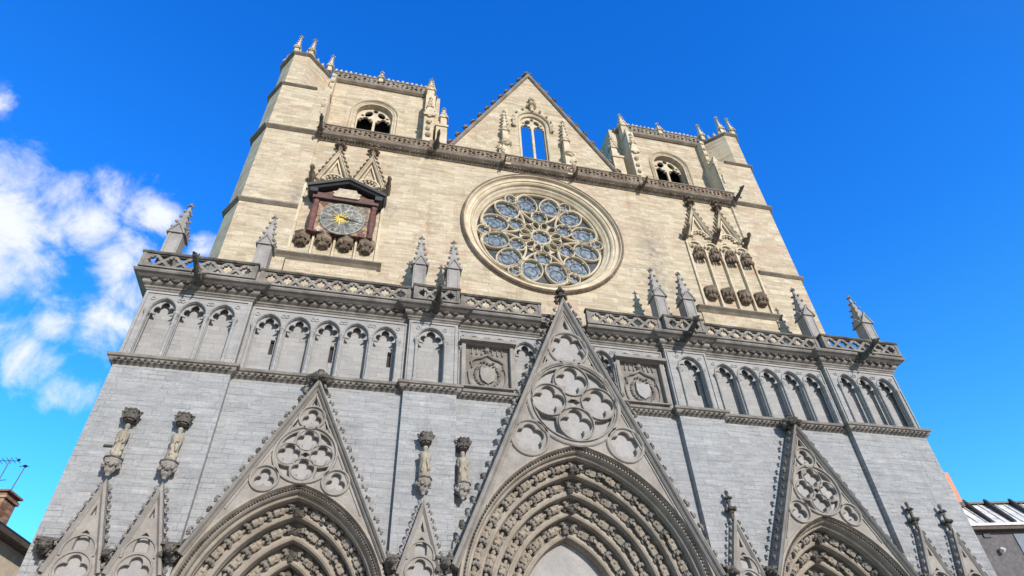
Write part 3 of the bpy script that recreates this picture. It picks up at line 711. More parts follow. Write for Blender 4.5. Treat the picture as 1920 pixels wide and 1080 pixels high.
def balustrade(x0, x1, y, ret=False):
    """pierced lozenge parapet between two dies"""
    b = MB(); z0, z1 = 17.90, 18.50; zc = (z0+z1)/2; L_ = x1-x0; n = max(1, round((L_-.2)/.60)); p_ = (L_-.2)/n; hs_ = []
    for i in range(n):
        c = x0+.1+p_*(i+.5); hw, hh = p_*.36, .235
        # cusped lozenge
        hs_.append([(c-hw, zc), (c-hw*.62, zc+hh*.22), (c-hw*.60, zc+hh*.52), (c-hw*.22, zc+hh*.55), (c, zc+hh), (c+hw*.22, zc+hh*.55), (c+hw*.60, zc+hh*.52), (c+hw*.62, zc+hh*.22), (c+hw, zc),
                    (c+hw*.62, zc-hh*.22), (c+hw*.60, zc-hh*.52), (c+hw*.22, zc-hh*.55), (c, zc-hh), (c-hw*.22, zc-hh*.55), (c-hw*.60, zc-hh*.52), (c-hw*.62, zc-hh*.22)])
    for i in range(n-1):
        c = x0+.1+p_*(i+1); hw = p_*.30
        hs_.append([(c-hw, z1-.03), (c, zc+.075), (c+hw, z1-.03)]); hs_.append([(c-hw, z0+.03), (c+hw, z0+.03), (c, zc-.075)])
    b.plate([(x0, z0), (x1, z0), (x1, z1), (x0, z1)], hs_, y, y+.13, .015)
    b.box(x0, x1, y-.05, y+.20, 17.84, 17.92)
    for x in (x0, x1-.13): b.box(x+.002, x+.128, y-.03, y+.16, 17.85, 18.52)
    o = b.build('balustrade', M['bal'], CA)
    MB().sweep([(x0-.03, y+.07), (x1+.03, y+.07)], [(.12, 18.50), (-.12, 18.50), (-.15, 18.55), (-.15, 18.59), (-.10, 18.63), (.10, 18.63), (.15, 18.55)], plane='XY').build('coping', M['dark'], o)
for s in (-1, 1):
    for a, b_, y in ((1.0, XD-.04, -.52), (XD+.04, XC-.04, -.52+DY), (XC+.04, XB-.04, -.52), (XB+.04, XA+.42, -.52+DY)):
        x0, x1 = sorted((s*a, s*b_)); balustrade(x0, x1, y)
balustrade(-.98, .98, .18)
for s in (-1, 1):                                                # side returns
    x0, x1 = sorted((s*(XA+.30), s*(XA+.42))); MB().box(x0, x1, -.62, 6.5, 17.85, 18.6).build('parapet_return', M['bal'], CA)
MB().box(-XA-.3, XA+.3, -.3, 1.4, 17.80, 17.88).build('walkway', M['bal'], CA)
pz = 17.9
pm = MB(); random.seed(9); spire_mb(pm, (0, 0, 0), .54, 2.05, .42, 1.72, 4, .13)
for s in (-1, 1):                                                # sunk panel frames on the shaft front
    pm.box(s*.20-.02, s*.20+.02, -.295, -.26, .8, 2.1)
pin0 = pm.build('pinnacle', M['pin'], CA)
first = True
for x in (-15.62, -12.32, -6.12, -4.70, 4.70, 6.12, 12.32, 15.55):
    o = pin0 if first else dup(pin0, CA)
    first = False; o.location = (x, -.22, pz); o.scale = (1, 1, 1)

# gargoyles -------------------------------------------------------------------
def gargoyle_mb(seed):
    random.seed(seed); b = MB()
    b.tube([(0, .3, 0), (0, -.1, .02), (0, -.45, .06), (0, -.80, .14), (0, -1.0, .20), (0, -1.12, .20), (0, -1.25, .16)], [.11, .15, .13, .10, .12, .10, .05], 8)
    b.blob((0, -1.08, .25), (.11, .13, .10)); b.blob((-.08, -1.0, .36), (.03, .04, .08)); b.blob((.08, -1.0, .36), (.03, .04, .08)); b.blob((0, -1.27, .20), (.06, .08, .04))
    for s in (-1, 1):
        b.tube([(s*.1, -.5, .05), (s*.18, -.45, -.08), (s*.14, -.6, -.2)], [.06, .05, .03], 6)
        b.add([(s*.08, -.3, .12), (s*.22, -.05, .34), (s*.12, .05, .1), (s*.12, -.3, .10), (s*.26, -.05, .31), (s*.16, .05, .08)], [(0, 1, 2), (5, 4, 3), (0, 3, 4, 1), (1, 4, 5, 2), (2, 5, 3, 0)])
    return b
g0 = gargoyle_mb(1).build('gargoyle', M['dark'], CA); first = True
for x, y, z, sc_, rz in ((-14.12, -.72, 17.55, .95, 0), (-5.36, -.72, 17.55, .95, 0), (5.40, -.72, 17.55, .95, 0), (14.05, -.72, 17.55, .95, 0),
                         (-11.66, .75, 29.35, .85, .0), (-5.72, .55, 29.55, .8, 0), (11.95, .75, 29.45, .85, 0), (-2.02, .55, 29.2, .4, 0), (2.02, .55, 29.2, .4, 0), (6.05, .55, 29.2, .5, 0)):
    o = g0 if first else dup(g0, CA)
    first = False; o.location = (x, y, z); o.scale = (sc_,)*3; o.rotation_euler = (0, 0, rz+random.uniform(-.05, .05))

# ------------------------------------------------------------------ upper front
YU = 1.0; XW = 11.76; ZU0, ZU1 = 17.7, 29.5
ROSE = (0, 24.80)
w = MB().plate([(-XW, ZU0), (XW, ZU0), (XW, ZU1), (-XW, ZU1)], [circle(0, ROSE[1], 3.98, 72)], YU, YU+1.6)
w.build('upper_wall', M['up'], CA)
# turrets
def turret(s):
    f = lambda pts: [(s*x, y) for x, y in pts] if s > 0 else [(s*x, y) for x, y in reversed(pts)]
    yF = YU-.09
    T = MB().prismz(f([(XW-.02, yF), (14.30, yF), (15.02, YU+.98), (15.02, 9), (XW-.02, 9)]), ZU0, 33.5).build('turret', M['up'], CA)
    MB().prismz(f([(12.3, YU+1.05), (13.42, yF+.02), (14.25, yF+.02), (14.97, YU+.98), (14.97, 8.9), (12.3, 8.9)]), 33.5, 36.85).build('turret_top', M['up'], T)
    def string(z, pts, mat, h=.2, d=.14):
        MB().sweep(pts if s > 0 else [(-x, y) for x, y in reversed(pts)], [(.05, z), (-.03, z), (-d, z+h*.45), (-d-.02, z+h*.7), (-d+.02, z+h*.8), (0, z+h*1.3), (.05, z+h*1.3)], plane='XY').build('turret_string', mat, T)
    string(23.75, [(XW+.02, yF), (14.30, yF), (15.02, YU+.98), (15.02, 8.8)], M['updk2'], .24)
    string(29.38, [(XW+.02, yF), (14.30, yF), (15.02, YU+.98), (15.02, 8.8)], M['updk2'], .26, .18)
    string(33.40, [(12.5, yF+.5), (12.6, yF), (14.30, yF), (15.02, YU+.98), (15.02, 8.8)], M['updk2'], .16)
    string(36.70, [(12.3, YU+1.05), (13.42, yF+.02), (14.25, yF+.02), (14.97, YU+.98), (14.97, 8.6)], M['updk2'], .22, .16)
    # low crenellated parapet with statuettes and spirelets
    for (x0, y0), (x1, y1) in zip([(12.35, YU+1.0), (13.42, yF+.06), (14.25, yF+.06), (14.93, YU+1.0)], [(13.42, yF+.06), (14.25, yF+.06), (14.93, YU+1.0), (14.93, 6)]):
        L_ = math.hypot(x1-x0, y1-y0); n = max(2, int(L_/.3)); b = MB()
        for i in range(n):
            t = (i+.5)/n; b.blob((s*(x0+(x1-x0)*t), y0+(y1-y0)*t, 37.12), (.11, .11, .17), .2, 6, 4); b.blob((s*(x0+(x1-x0)*t), y0+(y1-y0)*t, 37.35), (.06, .06, .10), .2, 5, 4)
        b.build('parapet_crest', M['upt'], T)
    for x, y, z, h in ((14.25, yF+.12, 36.95, 2.2), (13.42, yF+.12, 36.95, 2.1), (12.32, YU+.75, 36.9, 1.9), (14.85, YU+.95, 36.95, 1.2)):
        b = MB(); spire_mb(b, (s*x, y, z), .24, h*.24, .13, h*.62, 4, .08); b.build('spirelet', M['upt'], T)
turret(-1); turret(1)

# wall arris pilasters beside the turrets and slight vertical joints
for s in (-1, 1): MB().box(s*XW-.05, s*XW+.05, YU-.05, YU+.05, ZU0, 29.3).build('wall_arris', M['up'], CA)

# rose window --------------------------------------------------------------
RC = ROSE[1]
b = MB()
prof = [(-.16, YU+.05), (-.16, YU-.12), (-.08, YU-.17), (0, YU-.16), (.03, YU-.04), (.05, YU-.0), (.22, YU+.02), (.24, YU+.08), (.32, YU+.10), (.36, YU+.04), (.42, YU+.10), (.46, YU+.22), (.54, YU+.26), (.60, YU+.34), (.70, YU+.42), (.70, YU+1.0), (.02, YU+1.0)]
b.sweep(circle(0, RC, 4.06, 96), [(d, y) for d, y in prof], closed=True)
RW = b.build('rose_window', M['upt'], CA)
b = MB(); b.sweep(circle(0, RC, 4.16, 96), [(-.05, YU+.02), (-.07, YU-.15), (.0, YU-.21), (.06, YU-.18), (.06, YU+.02)], closed=True)
for i in range(96):
    a = 2*PI*i/96; b.blob((math.cos(a)*4.2, YU-.12, RC+math.sin(a)*4.2), (.05, .05, .05), .3, 5, 4)
b.build('hood_ring', M['updark'], RW)
YT = YU+.44
MB().prism(circle(0, RC, 3.52, 72), YT+.20, YT+.24).build('glass', M['glassd'], RW)
tr = MB(); gl = MB()
def bar(pts, w=.085, closed=True, y0=YT, y1=YT+.22):
    tr.sweep(pts, [(-w/2, y1), (-w/2, y0+.05), (-w*.2, y0), (w*.2, y0), (w/2, y0+.05), (w/2, y1)], closed=closed)
def ell(cx, cz, a, b_, rot, n=28, egg=0):
    o = []
    for i in range(n):
        t = 2*PI*i/n; u = a*math.cos(t); v = b_*math.sin(t)*(1-egg*math.cos(t)); o.append((cx+u*math.cos(rot)-v*math.sin(rot), RC+cz+u*math.sin(rot)+v*math.cos(rot)))
    return o
def pol(r, a): return (r*math.cos(a), r*math.sin(a))
bar(circle(0, RC, .50, 32), .11); bar(circle(0, RC, 3.40, 90), .13)
cusps = MB()
def cusp_ring(cx, cz, r, n, s_=.05, rot=0):
    for k in range(n):
        a = rot+2*PI*k/n; cusps.blob((cx+math.cos(a)*r, YT+.08, RC+cz+math.sin(a)*r), (s_, .05, s_), .1, 6, 4)
cusp_ring(0, 0, .40, 6, .05)
for k in range(12):
    a = PI/12+k*PI/6; x, z = pol(.83, a); bar(ell(x, z, .27, .17, a, 16, -.25), .06)
for k in range(6):
    th = PI/2+k*PI/3
    # the great lobe: pointed at the hub, swelling outward
    pts = []
    for i in range(36):
        t = 2*PI*i/36; u = 2.20+1.13*math.cos(t); v = 1.20*math.sin(t)*(1+.30*math.cos(t))*(.98)
        if math.cos(t) > .75: u -= (math.cos(t)-.75)*.35
        c, s_ = math.cos(th), math.sin(th); pts.append((u*c-v*s_, RC+u*s_+v*c))
    bar(pts, .12)
    for da, rr, aa, bb, ro in ((0, 1.50, .43, .43, 0), (.262, 2.47, .70, .56, .14), (-.262, 2.47, .70, .56, -.14)):
        x, z = pol(rr, th+da); e_ = ell(x, z, aa, bb, th+ro, 28, .12); bar(e_, .085); gl.prism(e_, YT+.185, YT+.199)
        cusp_ring(x, z, min(aa, bb)-.09, 5, .05, th)
    a = th+PI/6; x, z = pol(3.0, a); e_ = ell(x, z, .33, .31, a, 18); bar(e_, .08); gl.prism(e_, YT+.185, YT+.199); cusp_ring(x, z, .17, 3, .045, a)
    for s_ in (-1, 1):                                            # spandrel webs by the rim
        x, z = pol(3.10, a+s_*.155); bar(ell(x, z, .13, .10, a+s_*1.2, 10), .04)
gl.prism(circle(0, RC, .48, 24), YT+.185, YT+.199); gl.build('pale_lights', M['glass'], RW); tr.add(cusps.v, cusps.f); tr.build('tracery', M['upt'], RW)
# solid stone between the small eyelets and the hub
web = MB().plate(circle(0, RC, 1.12, 48), [ell(*pol(.83, PI/12+k*PI/6), .25, .15, PI/12+k*PI/6, 16, -.25) for k in range(12)]+[circle(0, RC, .48, 32)], YT+.10, YT+.19)
web.build('hub_web', M['upt'], RW)
ft = MB()                                                         # iron glazing frames
for k in range(6):
    th = PI/2+k*PI/3
    for da, rr, q in ((0, 1.50, .24), (.262, 2.50, .32), (-.262, 2.50, .32)):
        ft = MB(); x, z = pol(rr, th+da); ft.sweep(circle(x, RC+z, q, 20), [(-.02, YT+.186), (-.02, YT+.165), (.02, YT+.165), (.02, YT+.186)], closed=True); ft.build('glazing_bar', M['lead'], RW)

# upper cornice and parapet ---------------------------------------------------
b = MB(); b.sweep([(-XW-.1, YU), (XW+.3, YU)], [(.05, 29.12), (-.06, 29.12), (-.14, 29.20), (-.16, 29.26), (-.26, 29.30), (-.36, 29.36), (-.40, 29.42), (-.38, 29.50), (.3, 29.54), (.3, 29.12)], plane='XY')
UC = b.build('upper_cornice', M['updk2'], CA)
g = MB(); random.seed(4)
n = 150
for i in range(n):
    x = -XW+(2*XW+.2)*(i+.5)/n; g.blob((x, YU-.22, 29.24), (.085, .07, .05), .3, 5, 4)
g.build('leaf_band', M['updark'], UC)
def flamboyant(x0, x1, y, z0, z1, pitch, name, mat, capmat):
    n = max(2, round((x1-x0)/pitch)); p_ = (x1-x0)/n; hs_ = []; H = z1-z0
    for i in range(n):
        c = x0+p_*(i+.5); s_ = 1 if i % 2 else -1
        def mou(dx, dz, r, tilt):
            o = []
            for j in range(10):
                t = 2*PI*j/10; u = r*math.cos(t); v = r*.55*math.sin(t)*(1-.5*math.cos(t)); o.append((c+dx*p_+u*math.cos(tilt)-v*math.sin(tilt), z0+H*dz+u*math.sin(tilt)+v*math.cos(tilt)))
            return o
        hs_.append(mou(-.20, .66, H*.21, 1.0*s_+PI/2*(1-s_))); hs_.append(mou(.24, .36, H*.21, 1.0*s_+PI/2*(1+s_)))
        hs_.append(circle(c+.27*p_, z0+H*.78, H*.09, 8)); hs_.append(circle(c-.25*p_, z0+H*.24, H*.09, 8))
    b = MB().plate([(x0, z0), (x1, z0), (x1, z1), (x0, z1)], hs_, y, y+.14, .008)
    for i in range(n*2):
        x = x0+p_*(i+.5)/2; b.blob((x, y-.02, z0+H*random.uniform(.3, .8)), (p_*.09, .05, H*.09), .3, 5, 4)
    o = b.build(name, M[mat], CA)
    MB().sweep([(x0-.02, y+.07), (x1+.02, y+.07)], [(.11, z1-.01), (-.11, z1-.01), (-.12, z1+.05), (-.05, z1+.10), (.05, z1+.10), (.12, z1+.05)], plane='XY').build('coping', M[capmat], o)
    return o
for x0, x1 in ((-11.62, -6.0), (-5.95, -2.1), (-2.0, 2.0), (2.1, 5.95), (6.05, 12.0)):
    flamboyant(x0, x1, YU-.40, 29.50, 30.02, .50, 'parapet', 'updark', 'updk2')
for x in (-5.98, -2.05, 2.05, 6.0, -11.66): MB().box(x-.10, x+.10, YU-.44, YU-.20, 29.35, 30.2).blob((x, YU-.42, 29.35), (.16, .14, .14), .25).build('parapet_die', M['updark'], CA)

# centre gable ---------------------------------------------------------------
gy0, gy1 = YU+.04, YU+.62; GA, GZ, GW = 39.45, 29.5, 5.42
win = pointed(0, .80, 29.9, 34.05, 34.92, 12)
CG = MB().plate([(-GW, GZ), (GW, GZ), (0, GA)], [win], gy0, gy1).build('centre_gable', M['up'], CA)
b = MB(); b.sweep([(-GW-.05, GZ), (0, GA+.1), (GW+.05, GZ)], [(-.10, gy0+.02), (-.10, gy0-.09), (-.03, gy0-.16), (.08, gy0-.14), (.10, gy0-.05), (.10, gy1+.06), (-.05, gy1+.06), (-.05, gy1-.02)])
b.build('coping', M['updk2'], CG)
slg = (GA-GZ)/GW
for s in (-1, 1):
    for i in range(11):
        z = GZ+1.0+(GA-GZ-1.3)*(i+.5)/11; crocket(CG, (s*((GA+.2-z)/slg+.04), gy0+.1, z), s*.9, 2.3, 'updark')
        crocket(CG, (s*((GA-.2-z)/slg+.06), gy0+.1, z+.02), s*.9, 1.3, 'updark')
b = MB(); finial_mb(b, (0, gy0+.15, GA-.1), .85, .75, 1); b.blob((.18, gy0+.1, GA+.45), (.05, .05, .2)); b.blob((-.16, gy0+.1, GA+.35), (.06, .06, .16)); b.tube([(.1, gy0+.1, GA+.3), (.32, gy0+.1, GA+.62)], .02, 5)
b.build('finial', M['updark'], CG)
b = MB(); pw = pointed(0, .82, 29.6, 34.05, 34.95, 12)[1:-1]; pw = [(pw[0][0], 29.7)]+pw+[(pw[-1][0], 29.7)]
b.sweep(pw, [(-.0, gy0+.10), (-.0, gy0-.02), (.06, gy0-.05), (.10, gy0-.02), (.10, gy0+.03)])
pw2 = pointed(0, 1.04, 33.5, 34.0, 35.22, 12)[0:]
b.sweep(pw2, [(-.0, gy0+.03), (-.0, gy0-.10), (.06, gy0-.16), (.12, gy0-.10), (.12, gy0+.03)])
b.build('window_moulding', M['upt'], CG)
def two_light(cx, hw, z0, z1, z2, y0, y1, mat, parent, name='tracery'):
    fr = pointed(cx, hw+.02, z0, z1, z2, 12); lw_ = hw*.5-.075
    hs_ = [cusped(cx+s*hw*.5, lw_, z0+.02, z1-.25, z1+.12) for s in (-1, 1)]
    h = z2-z1
    for s in (-1, 1): hs_.append(ellx(cx+s*hw*.36, z1+h*.42, hw*.20, hw*.30, s*.5))
    hs_.append(ellx(cx, z1+h*.76, hw*.14, hw*.17, 0)); 
    for s in (-1, 1): hs_.append(circle(cx+s*hw*.70, z1+h*.22, hw*.09, 8))
    MB().plate(fr, hs_, y0, y1, .02).build(name, M[mat], parent)
def ellx(cx, cz, a, b_, rot, n=14):
    return [(cx+a*math.cos(2*PI*i/n)*math.cos(rot)-b_*math.sin(2*PI*i/n)*math.sin(rot), cz+a*math.cos(2*PI*i/n)*math.sin(rot)+b_*math.sin(2*PI*i/n)*math.cos(rot)) for i in range(n)]
two_light(0, .80, 29.9, 34.05, 34.92, gy0+.12, gy0+.28, 'upt', CG)
b = MB(); finial_mb(b, (0, gy0-.12, 35.25), 1.6, .62, 2)
for s in (-1, 1):
    for z, x in ((35.5, .55), (35.1, .95), (34.6, 1.18)): b.blob((s*x, gy0-.1, z), (.09, .07, .09))
    b.blob((s*1.22, gy0-.15, 33.7), (.10, .10, .22)); b.blob((s*1.25, gy0-.15, 34.2), (.06, .06, .2))
b.build('fleuron', M['upt'], CG)
for s in (-1, 1):
    b = MB(); x = s*1.82
    b.box(x-.20, x+.20, YU-.38, gy0+.05, 29.3, 31.5)
    b.blob((x, YU-.35, 31.2), (.30, .28, .28), .3); b.blob((x+s*.2, YU-.35, 30.5), (.16, .2, .3), .3)
    spire_mb(b, (x, YU-.2, 31.4), .34, 1.0, .28, 2.0, 5, .14)
    spire_mb(b, (x+s*.32, YU-.25, 29.6), .14, 1.0, .12, .6, 2, .07)
    b.build('gable_pinnacle', M['upt'], CG)

# towers ----------------------------------------------------------------------
YTW = 2.02
def tower(s, pil, lat):
    cx = s*9.25; x0, x1 = sorted((s*5.55, s*12.35))
    hole = pointed(cx, 1.02, 30.0, 33.70, 34.74, 12)
    T = MB().plate([(x0, 29.3), (x1, 29.3), (x1, 36.6), (x0, 36.6)], [hole], YTW, YTW+.7).build('bell_tower', M['up'], CA)
    b = MB(); xi = s*5.55; x_a, x_b = sorted((xi, xi+s*.6)); b.box(x_a, x_b, YTW+.7, 8.5, 29.3, 36.55); b.box(x0, x1, 8.0, 8.5, 29.3, 36.55)
    b.box(x0+.3, x1-.3, 2.8, 8.2, 36.2, 36.5)
    b.build('side_wall', M['up'], T)
    MB().box(cx-1.6, cx+1.6, YTW+1.5, YTW+1.6, 29.4, 36.0).build('belfry_chamber', M['void'], T)
    b = MB()
    for hw, y, w_ in ((1.03, YTW+.30, .10), (1.12, YTW+.02, .09), (1.28, YTW-.03, .08)):
        pw = pointed(cx, hw, 30.0, 33.70, 34.74+(hw-1.02)*1.05, 14); b.sweep(pw, [(-.0, YTW+.4 if hw < 1 else YTW+.02), (-.0, y-.03), (w_*.5, y-.08), (w_, y-.03), (w_, YTW+.4 if hw < 1 else YTW+.02)])
    b.build('window_moulding', M['upt'], T)
    two_light(cx, 1.02, 30.0, 33.70, 34.74, YTW+.32, YTW+.48, 'upt', T)
    b = MB(); b.box(cx-.11, cx+.11, YTW+.18, YTW+.40, 29.9, 31.8); b.blob((cx, YTW+.1, 31.9), (.15, .14, .14)); b.build('mullion_bracket', M['upt'], T)
    b = MB(); b.sweep([(x0+.3, YTW), (x1-.2, YTW)], [(.05, 36.30), (-.08, 36.33), (-.20, 36.42), (-.24, 36.50), (-.20, 36.58), (.05, 36.60)], plane='XY')
    b.build('tower_cornice', M['updk2'], T)
    a, c = sorted((s*6.35, s*12.1)); st = random.getstate()
    o = flamboyant(a, c, YTW-.18, 36.58, 37.20, .58, 'tower_parapet', 'updk2', 'updk2')
    b = MB()
    for i in range(20):
        x = a+(c-a)*(i+.5)/20; b.blob((x, YTW-.11, 37.40), (.10, .08, .16), .3, 6, 4)
    b.build('parapet_crest', M['upt'], o)
    b = MB(); spire_mb(b, (cx, YTW-.12, 36.9), .26, .4, .14, .7, 2, .08); b.build('spirelet', M['upt'], T)
    # front buttress with tall pinnacle, panelled and crocketed
    pa, pb = pil; b = MB(); xc = (pa+pb)/2; ww = pb-pa
    b.box(pa, pb, YU+.02, YTW+.02, 29.5, 35.2); b.box(pa-.05, pb+.05, YU-.04, YU+.3, 29.9, 30.6)
    b.prism([(pa-.06, 33.0), (pb+.06, 33.0), (xc, 34.2)], YU-.12, YU+.02); b.prism([(pa-.06, 35.0), (pb+.06, 35.0), (xc, 36.0)], YU+.2, YU+.7)
    crockets_mb(b, (pa-.06, 33.0), (xc, 34.2), 4, .07, (-.6, .4), YU-.06); crockets_mb(b, (pb+.06, 33.0), (xc, 34.2), 4, .07, (.6, .4), YU-.06)
    for z in (31.2, 31.8, 32.4): b.blob((xc, YU-.06, z), (.15, .12, .16), .3)
    spire_mb(b, (xc, YU+.65, 35.1), .44, 1.35, .35, 1.35, 4, .13)
    spire_mb(b, (xc, YU+.0, 32.9), .20, .9, .2, .9, 3, .10)
    b.build('buttress', M['upt'], T)
    la, lb = lat; b = MB(); xc = (la+lb)/2
    b.box(la, lb, YU+.25, YTW+2.6, 29.5, 32.6); b.box(la-.05, lb+.05, YU+.18, YTW+2.6, 32.55, 32.72)
    b.box(la+.05, lb-.05, YU+.5, YTW+2.4, 32.7, 33.4); spire_mb(b, (xc+(s*-.1), YU+.5, 32.7), .36, .9, .28, 1.0, 3, .11)
    b.build('buttress', M['upt'], T)
    # buttress on the outer side, against the turret, with a pinnacle rising in relief
    a, c = sorted((s*11.72, s*12.12)); b = MB(); xc = (a+c)/2
    b.box(a, c, YU+.0, YTW+.02, 29.5, 33.4); b.prism([(a-.05, 33.3), (c+.05, 33.3), (xc, 34.1)], YU-.06, YU+.5)
    b.box(xc-.12, xc+.12, YU+.5, YTW+.02, 33.3, 36.4)
    for z in (30.6, 31.1, 32.2, 32.7): b.blob((xc, YU-.05, z), (.13, .10, .14), .3)
    for z in (34.3, 34.9, 35.5, 36.1): b.blob((xc, YU+.48, z), (.13, .10, .12), .3)
    b.blob((xc, YU-.12, 31.6), (.10, .10, .32), .12); b.blob((xc, YU-.14, 32.02), (.07, .07, .09), .1)
    b.build('buttress', M['upt'], T)
tower(-1, (-6.46, -5.90), (-5.74, -5.10)); tower(1, (6.15, 6.62), (4.98, 5.66))

# niches of four lights under twin gablets, either side --------------------------
def gablet(cx, parent):
    b = MB(); hw = .80; zb, za = 25.95, 28.35; y = YU-.04
    b.sweep([(cx-hw, zb), (cx, za), (cx+hw, zb)], [(-.15, y+.05), (-.15, y-.14), (-.10, y-.20), (-.05, y-.14), (-.02, y-.22), (0, y-.22), (0, y+.05)])
    b.sweep([(cx-hw*.62, zb+.1), (cx, za-.65), (cx+hw*.62, zb+.1)], [(-.07, y+.05), (-.07, y-.09), (0, y-.09), (0, y+.05)])
    b.sweep(arc(cx, 25.95, .55, PI*.95, PI*.05, 12), [(-.05, y+.05), (-.05, y-.12), (.03, y-.12), (.03, y+.05)])
    for k in range(7):
        a = PI*(.08+.14*k); b.blob((cx+math.cos(a)*.40, y-.06, 25.95+math.sin(a)*.42), (.07, .06, .07), .2, 6, 4)
    o = b.build('gablet', M['upt'], parent)
    for s in (-1, 1):
        for i in range(7):
            t = (i+.5)/7; crocket(o, (cx+s*hw*(1-t), y-.10, zb+(za-zb)*t), s*1.15, 1.15, 'updark')
    c_ = MB(); finial_mb(c_, (cx, y-.12, za-.05), 1.05, .60, 2); c_.build('finial', M['updark'], o)
def four_lights(s):
    cs = [s*9.80-.90, s*9.80+.82] if s > 0 else [-10.52, -8.86]
    xa, xb = sorted((s*8.02, s*11.72)); y = YU
    F = MB().sweep([(xa, 21.0), (xa, 25.6)], [(-.06, y+.02), (-.06, y-.10), (.06, y-.10), (.06, y+.02)])
    F.sweep([(xb, 21.0), (xb, 25.6)], [(-.06, y+.02), (-.06, y-.10), (.06, y-.10), (.06, y+.02)])
    for k in (1, 2, 3):
        x = xa+(xb-xa)*k/4; F.sweep([(x, 21.0), (x, 25.0)], [(-.06, y+.02), (-.045, y-.16), (.045, y-.16), (.06, y+.02)])
    F = F.build('four_light_niche', M['upt'], CA)
    b = MB(); b.sweep([(xa-.55, y), (xb+.30, y)], [(.02, 20.62), (-.06, 20.62), (-.16, 20.74), (-.30, 20.84), (-.30, 20.90), (-.02, 21.02), (.02, 21.02)], plane='XY')
    b.build('sill', M['updk2'], F)
    MB().box(xa-.35, xb+.12, y-.05, y+.02, 17.8, 20.64).build('apron', M['up'], F)
    for k in range(4):
        x = xa+(xb-xa)*(k+.5)/4; q = MB()                        # carved hexagonal console
        q.lathe([(.05, -.48), (.16, -.42), (.30, -.22), (.36, -.02), (.38, .16), (.40, .18), (.40, .26), (.30, .34), (.05, .36)], (x, y-.06, 21.92), 6, 1, .95, 0, 7, PI/6)
        for j in range(5):
            a = PI+PI*(j+.5)/5; q.blob((x+math.cos(a)*.30, y-.06+math.sin(a)*.30, 21.84), (.10, .10, .13), .25)
            q.blob((x+math.cos(a)*.18, y-.06+math.sin(a)*.20, 21.58), (.08, .08, .09), .25)
        q.build('statue_console', M['updark'], F)
        if s > 0:
            q = MB(); q.lathe([(.10, 0), (.30, .05), (.33, .30), (.22, .42), (.12, .75), (.02, .95)], (x, y-.10, 24.35), 6, 1, .9)
            for j in range(6):
                a = PI+PI*(j+.5)/6; q.blob((x+math.cos(a)*.30, y-.12+math.sin(a)*.28, 24.30), (.07, .07, .14), .3); q.blob((x+math.cos(a)*.28, y-.12+math.sin(a)*.26, 24.72), (.08, .08, .10), .3)
            q.build('niche_canopy', M['updark'], F)
    for c in cs: gablet(c, F)
    for x in (cs[0]-.98, cs[1]+.98) if s < 0 else (cs[0]-.95, (cs[0]+cs[1])/2, cs[1]+.95):
        g_ = MB(); g_.tube([(x, y, 25.75), (x, y-.35, 25.9), (x, y-.75, 26.05)], [.12, .14, .07], 7); g_.blob((x, y-.72, 26.1), (.12, .14, .12), .25); g_.blob((x-.03, y-.3, 26.1), (.13, .2, .16), .25)
        g_.build('corner_beast', M['updark'], F)
    b = MB()                                                     # undulating cusped tracery head
    for k in range(4):
        x = xa+(xb-xa)*(k+.5)/4
        b.sweep(arc(x, 25.25, .36, PI, 0, 10), [(-.04, y+.02), (-.04, y-.12), (.04, y-.12), (.04, y+.02)])
        b.blob((x-.18, y-.1, 25.25), .09, .25); b.blob((x+.18, y-.1, 25.28), .09, .25); b.blob((x, y-.1, 25.75), (.12, .07, .07), .25)
    b.build('tracery_head', M['upt'], F)
four_lights(-1); four_lights(1)

# ------------------------------------------------------------------ clock on the left four-light niche
CK = empty('wall_clock', (-9.62, .70, 22.0)); tag(CK, 'painted clock in red wooden case with black pediment, hung on the cream upper wall', 'clock')
def ck(b, name, mat, parent=CK):
    o = b.build(name, M[mat]); o.data.transform(Matrix.Translation((9.62, -.70, -22.0))); o.parent = parent; return o
cx = -9.70
CASE = ck(MB().box(-11.02, -8.40, .60, .98, 22.15, 24.30), 'case', 'red')
ck(MB().box(-10.84, -8.56, .575, .605, 22.18, 24.16), 'dial_panel', 'dial')
for x, s in ((-11.0, -1), (-8.40, 1)):
    b = MB(); b.lathe([(.12, 0), (.14, .1), (.11, .25), (.13, .5), (.17, 1.0), (.15, 1.5), (.10, 1.85), (.14, 2.0), (.16, 2.1)], (x, .60, 22.1), 10, 1.1, .9); ck(b, 'column', 'red')
    for z in (22.7, 24.0): pass
ck(MB().box(-11.18, -8.22, .42, .98, 24.18, 24.55), 'entablature', 'red')
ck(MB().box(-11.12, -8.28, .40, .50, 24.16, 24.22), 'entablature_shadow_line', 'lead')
pd = MB()
pd.sweep([(-11.40, 24.58), (cx, 25.36), (-8.00, 24.58)], [(0, .98), (0, .34), (.06, .28), (.10, .30), (.12, .20), (.26, .18), (.30, .26), (.30, .98)])
pd.box(-11.34, -11.0, .26, .98, 24.42, 24.66); pd.box(-8.40, -8.06, .26, .98, 24.42, 24.66)
ck(pd, 'pediment', 'lead')
ck(MB().prism([(-11.1, 24.56), (-8.3, 24.56), (cx, 25.34)], .62, .98), 'tympanum', 'red')
ck(MB().prism([(-10.24, 24.34), (-9.14, 24.34), (-9.06, 24.44), (-9.14, 24.54), (-9.04, 24.66), (-9.22, 24.74), (-9.30, 24.92), (-10.08, 24.92), (-10.16, 24.74), (-10.34, 24.66), (-10.24, 24.54), (-10.32, 24.44)], .34, .42), 'cartouche', 'buff')
D = ck(MB().prism(circle(cx, 23.12, 1.02, 48), .545, .575), 'dial', 'dblue')
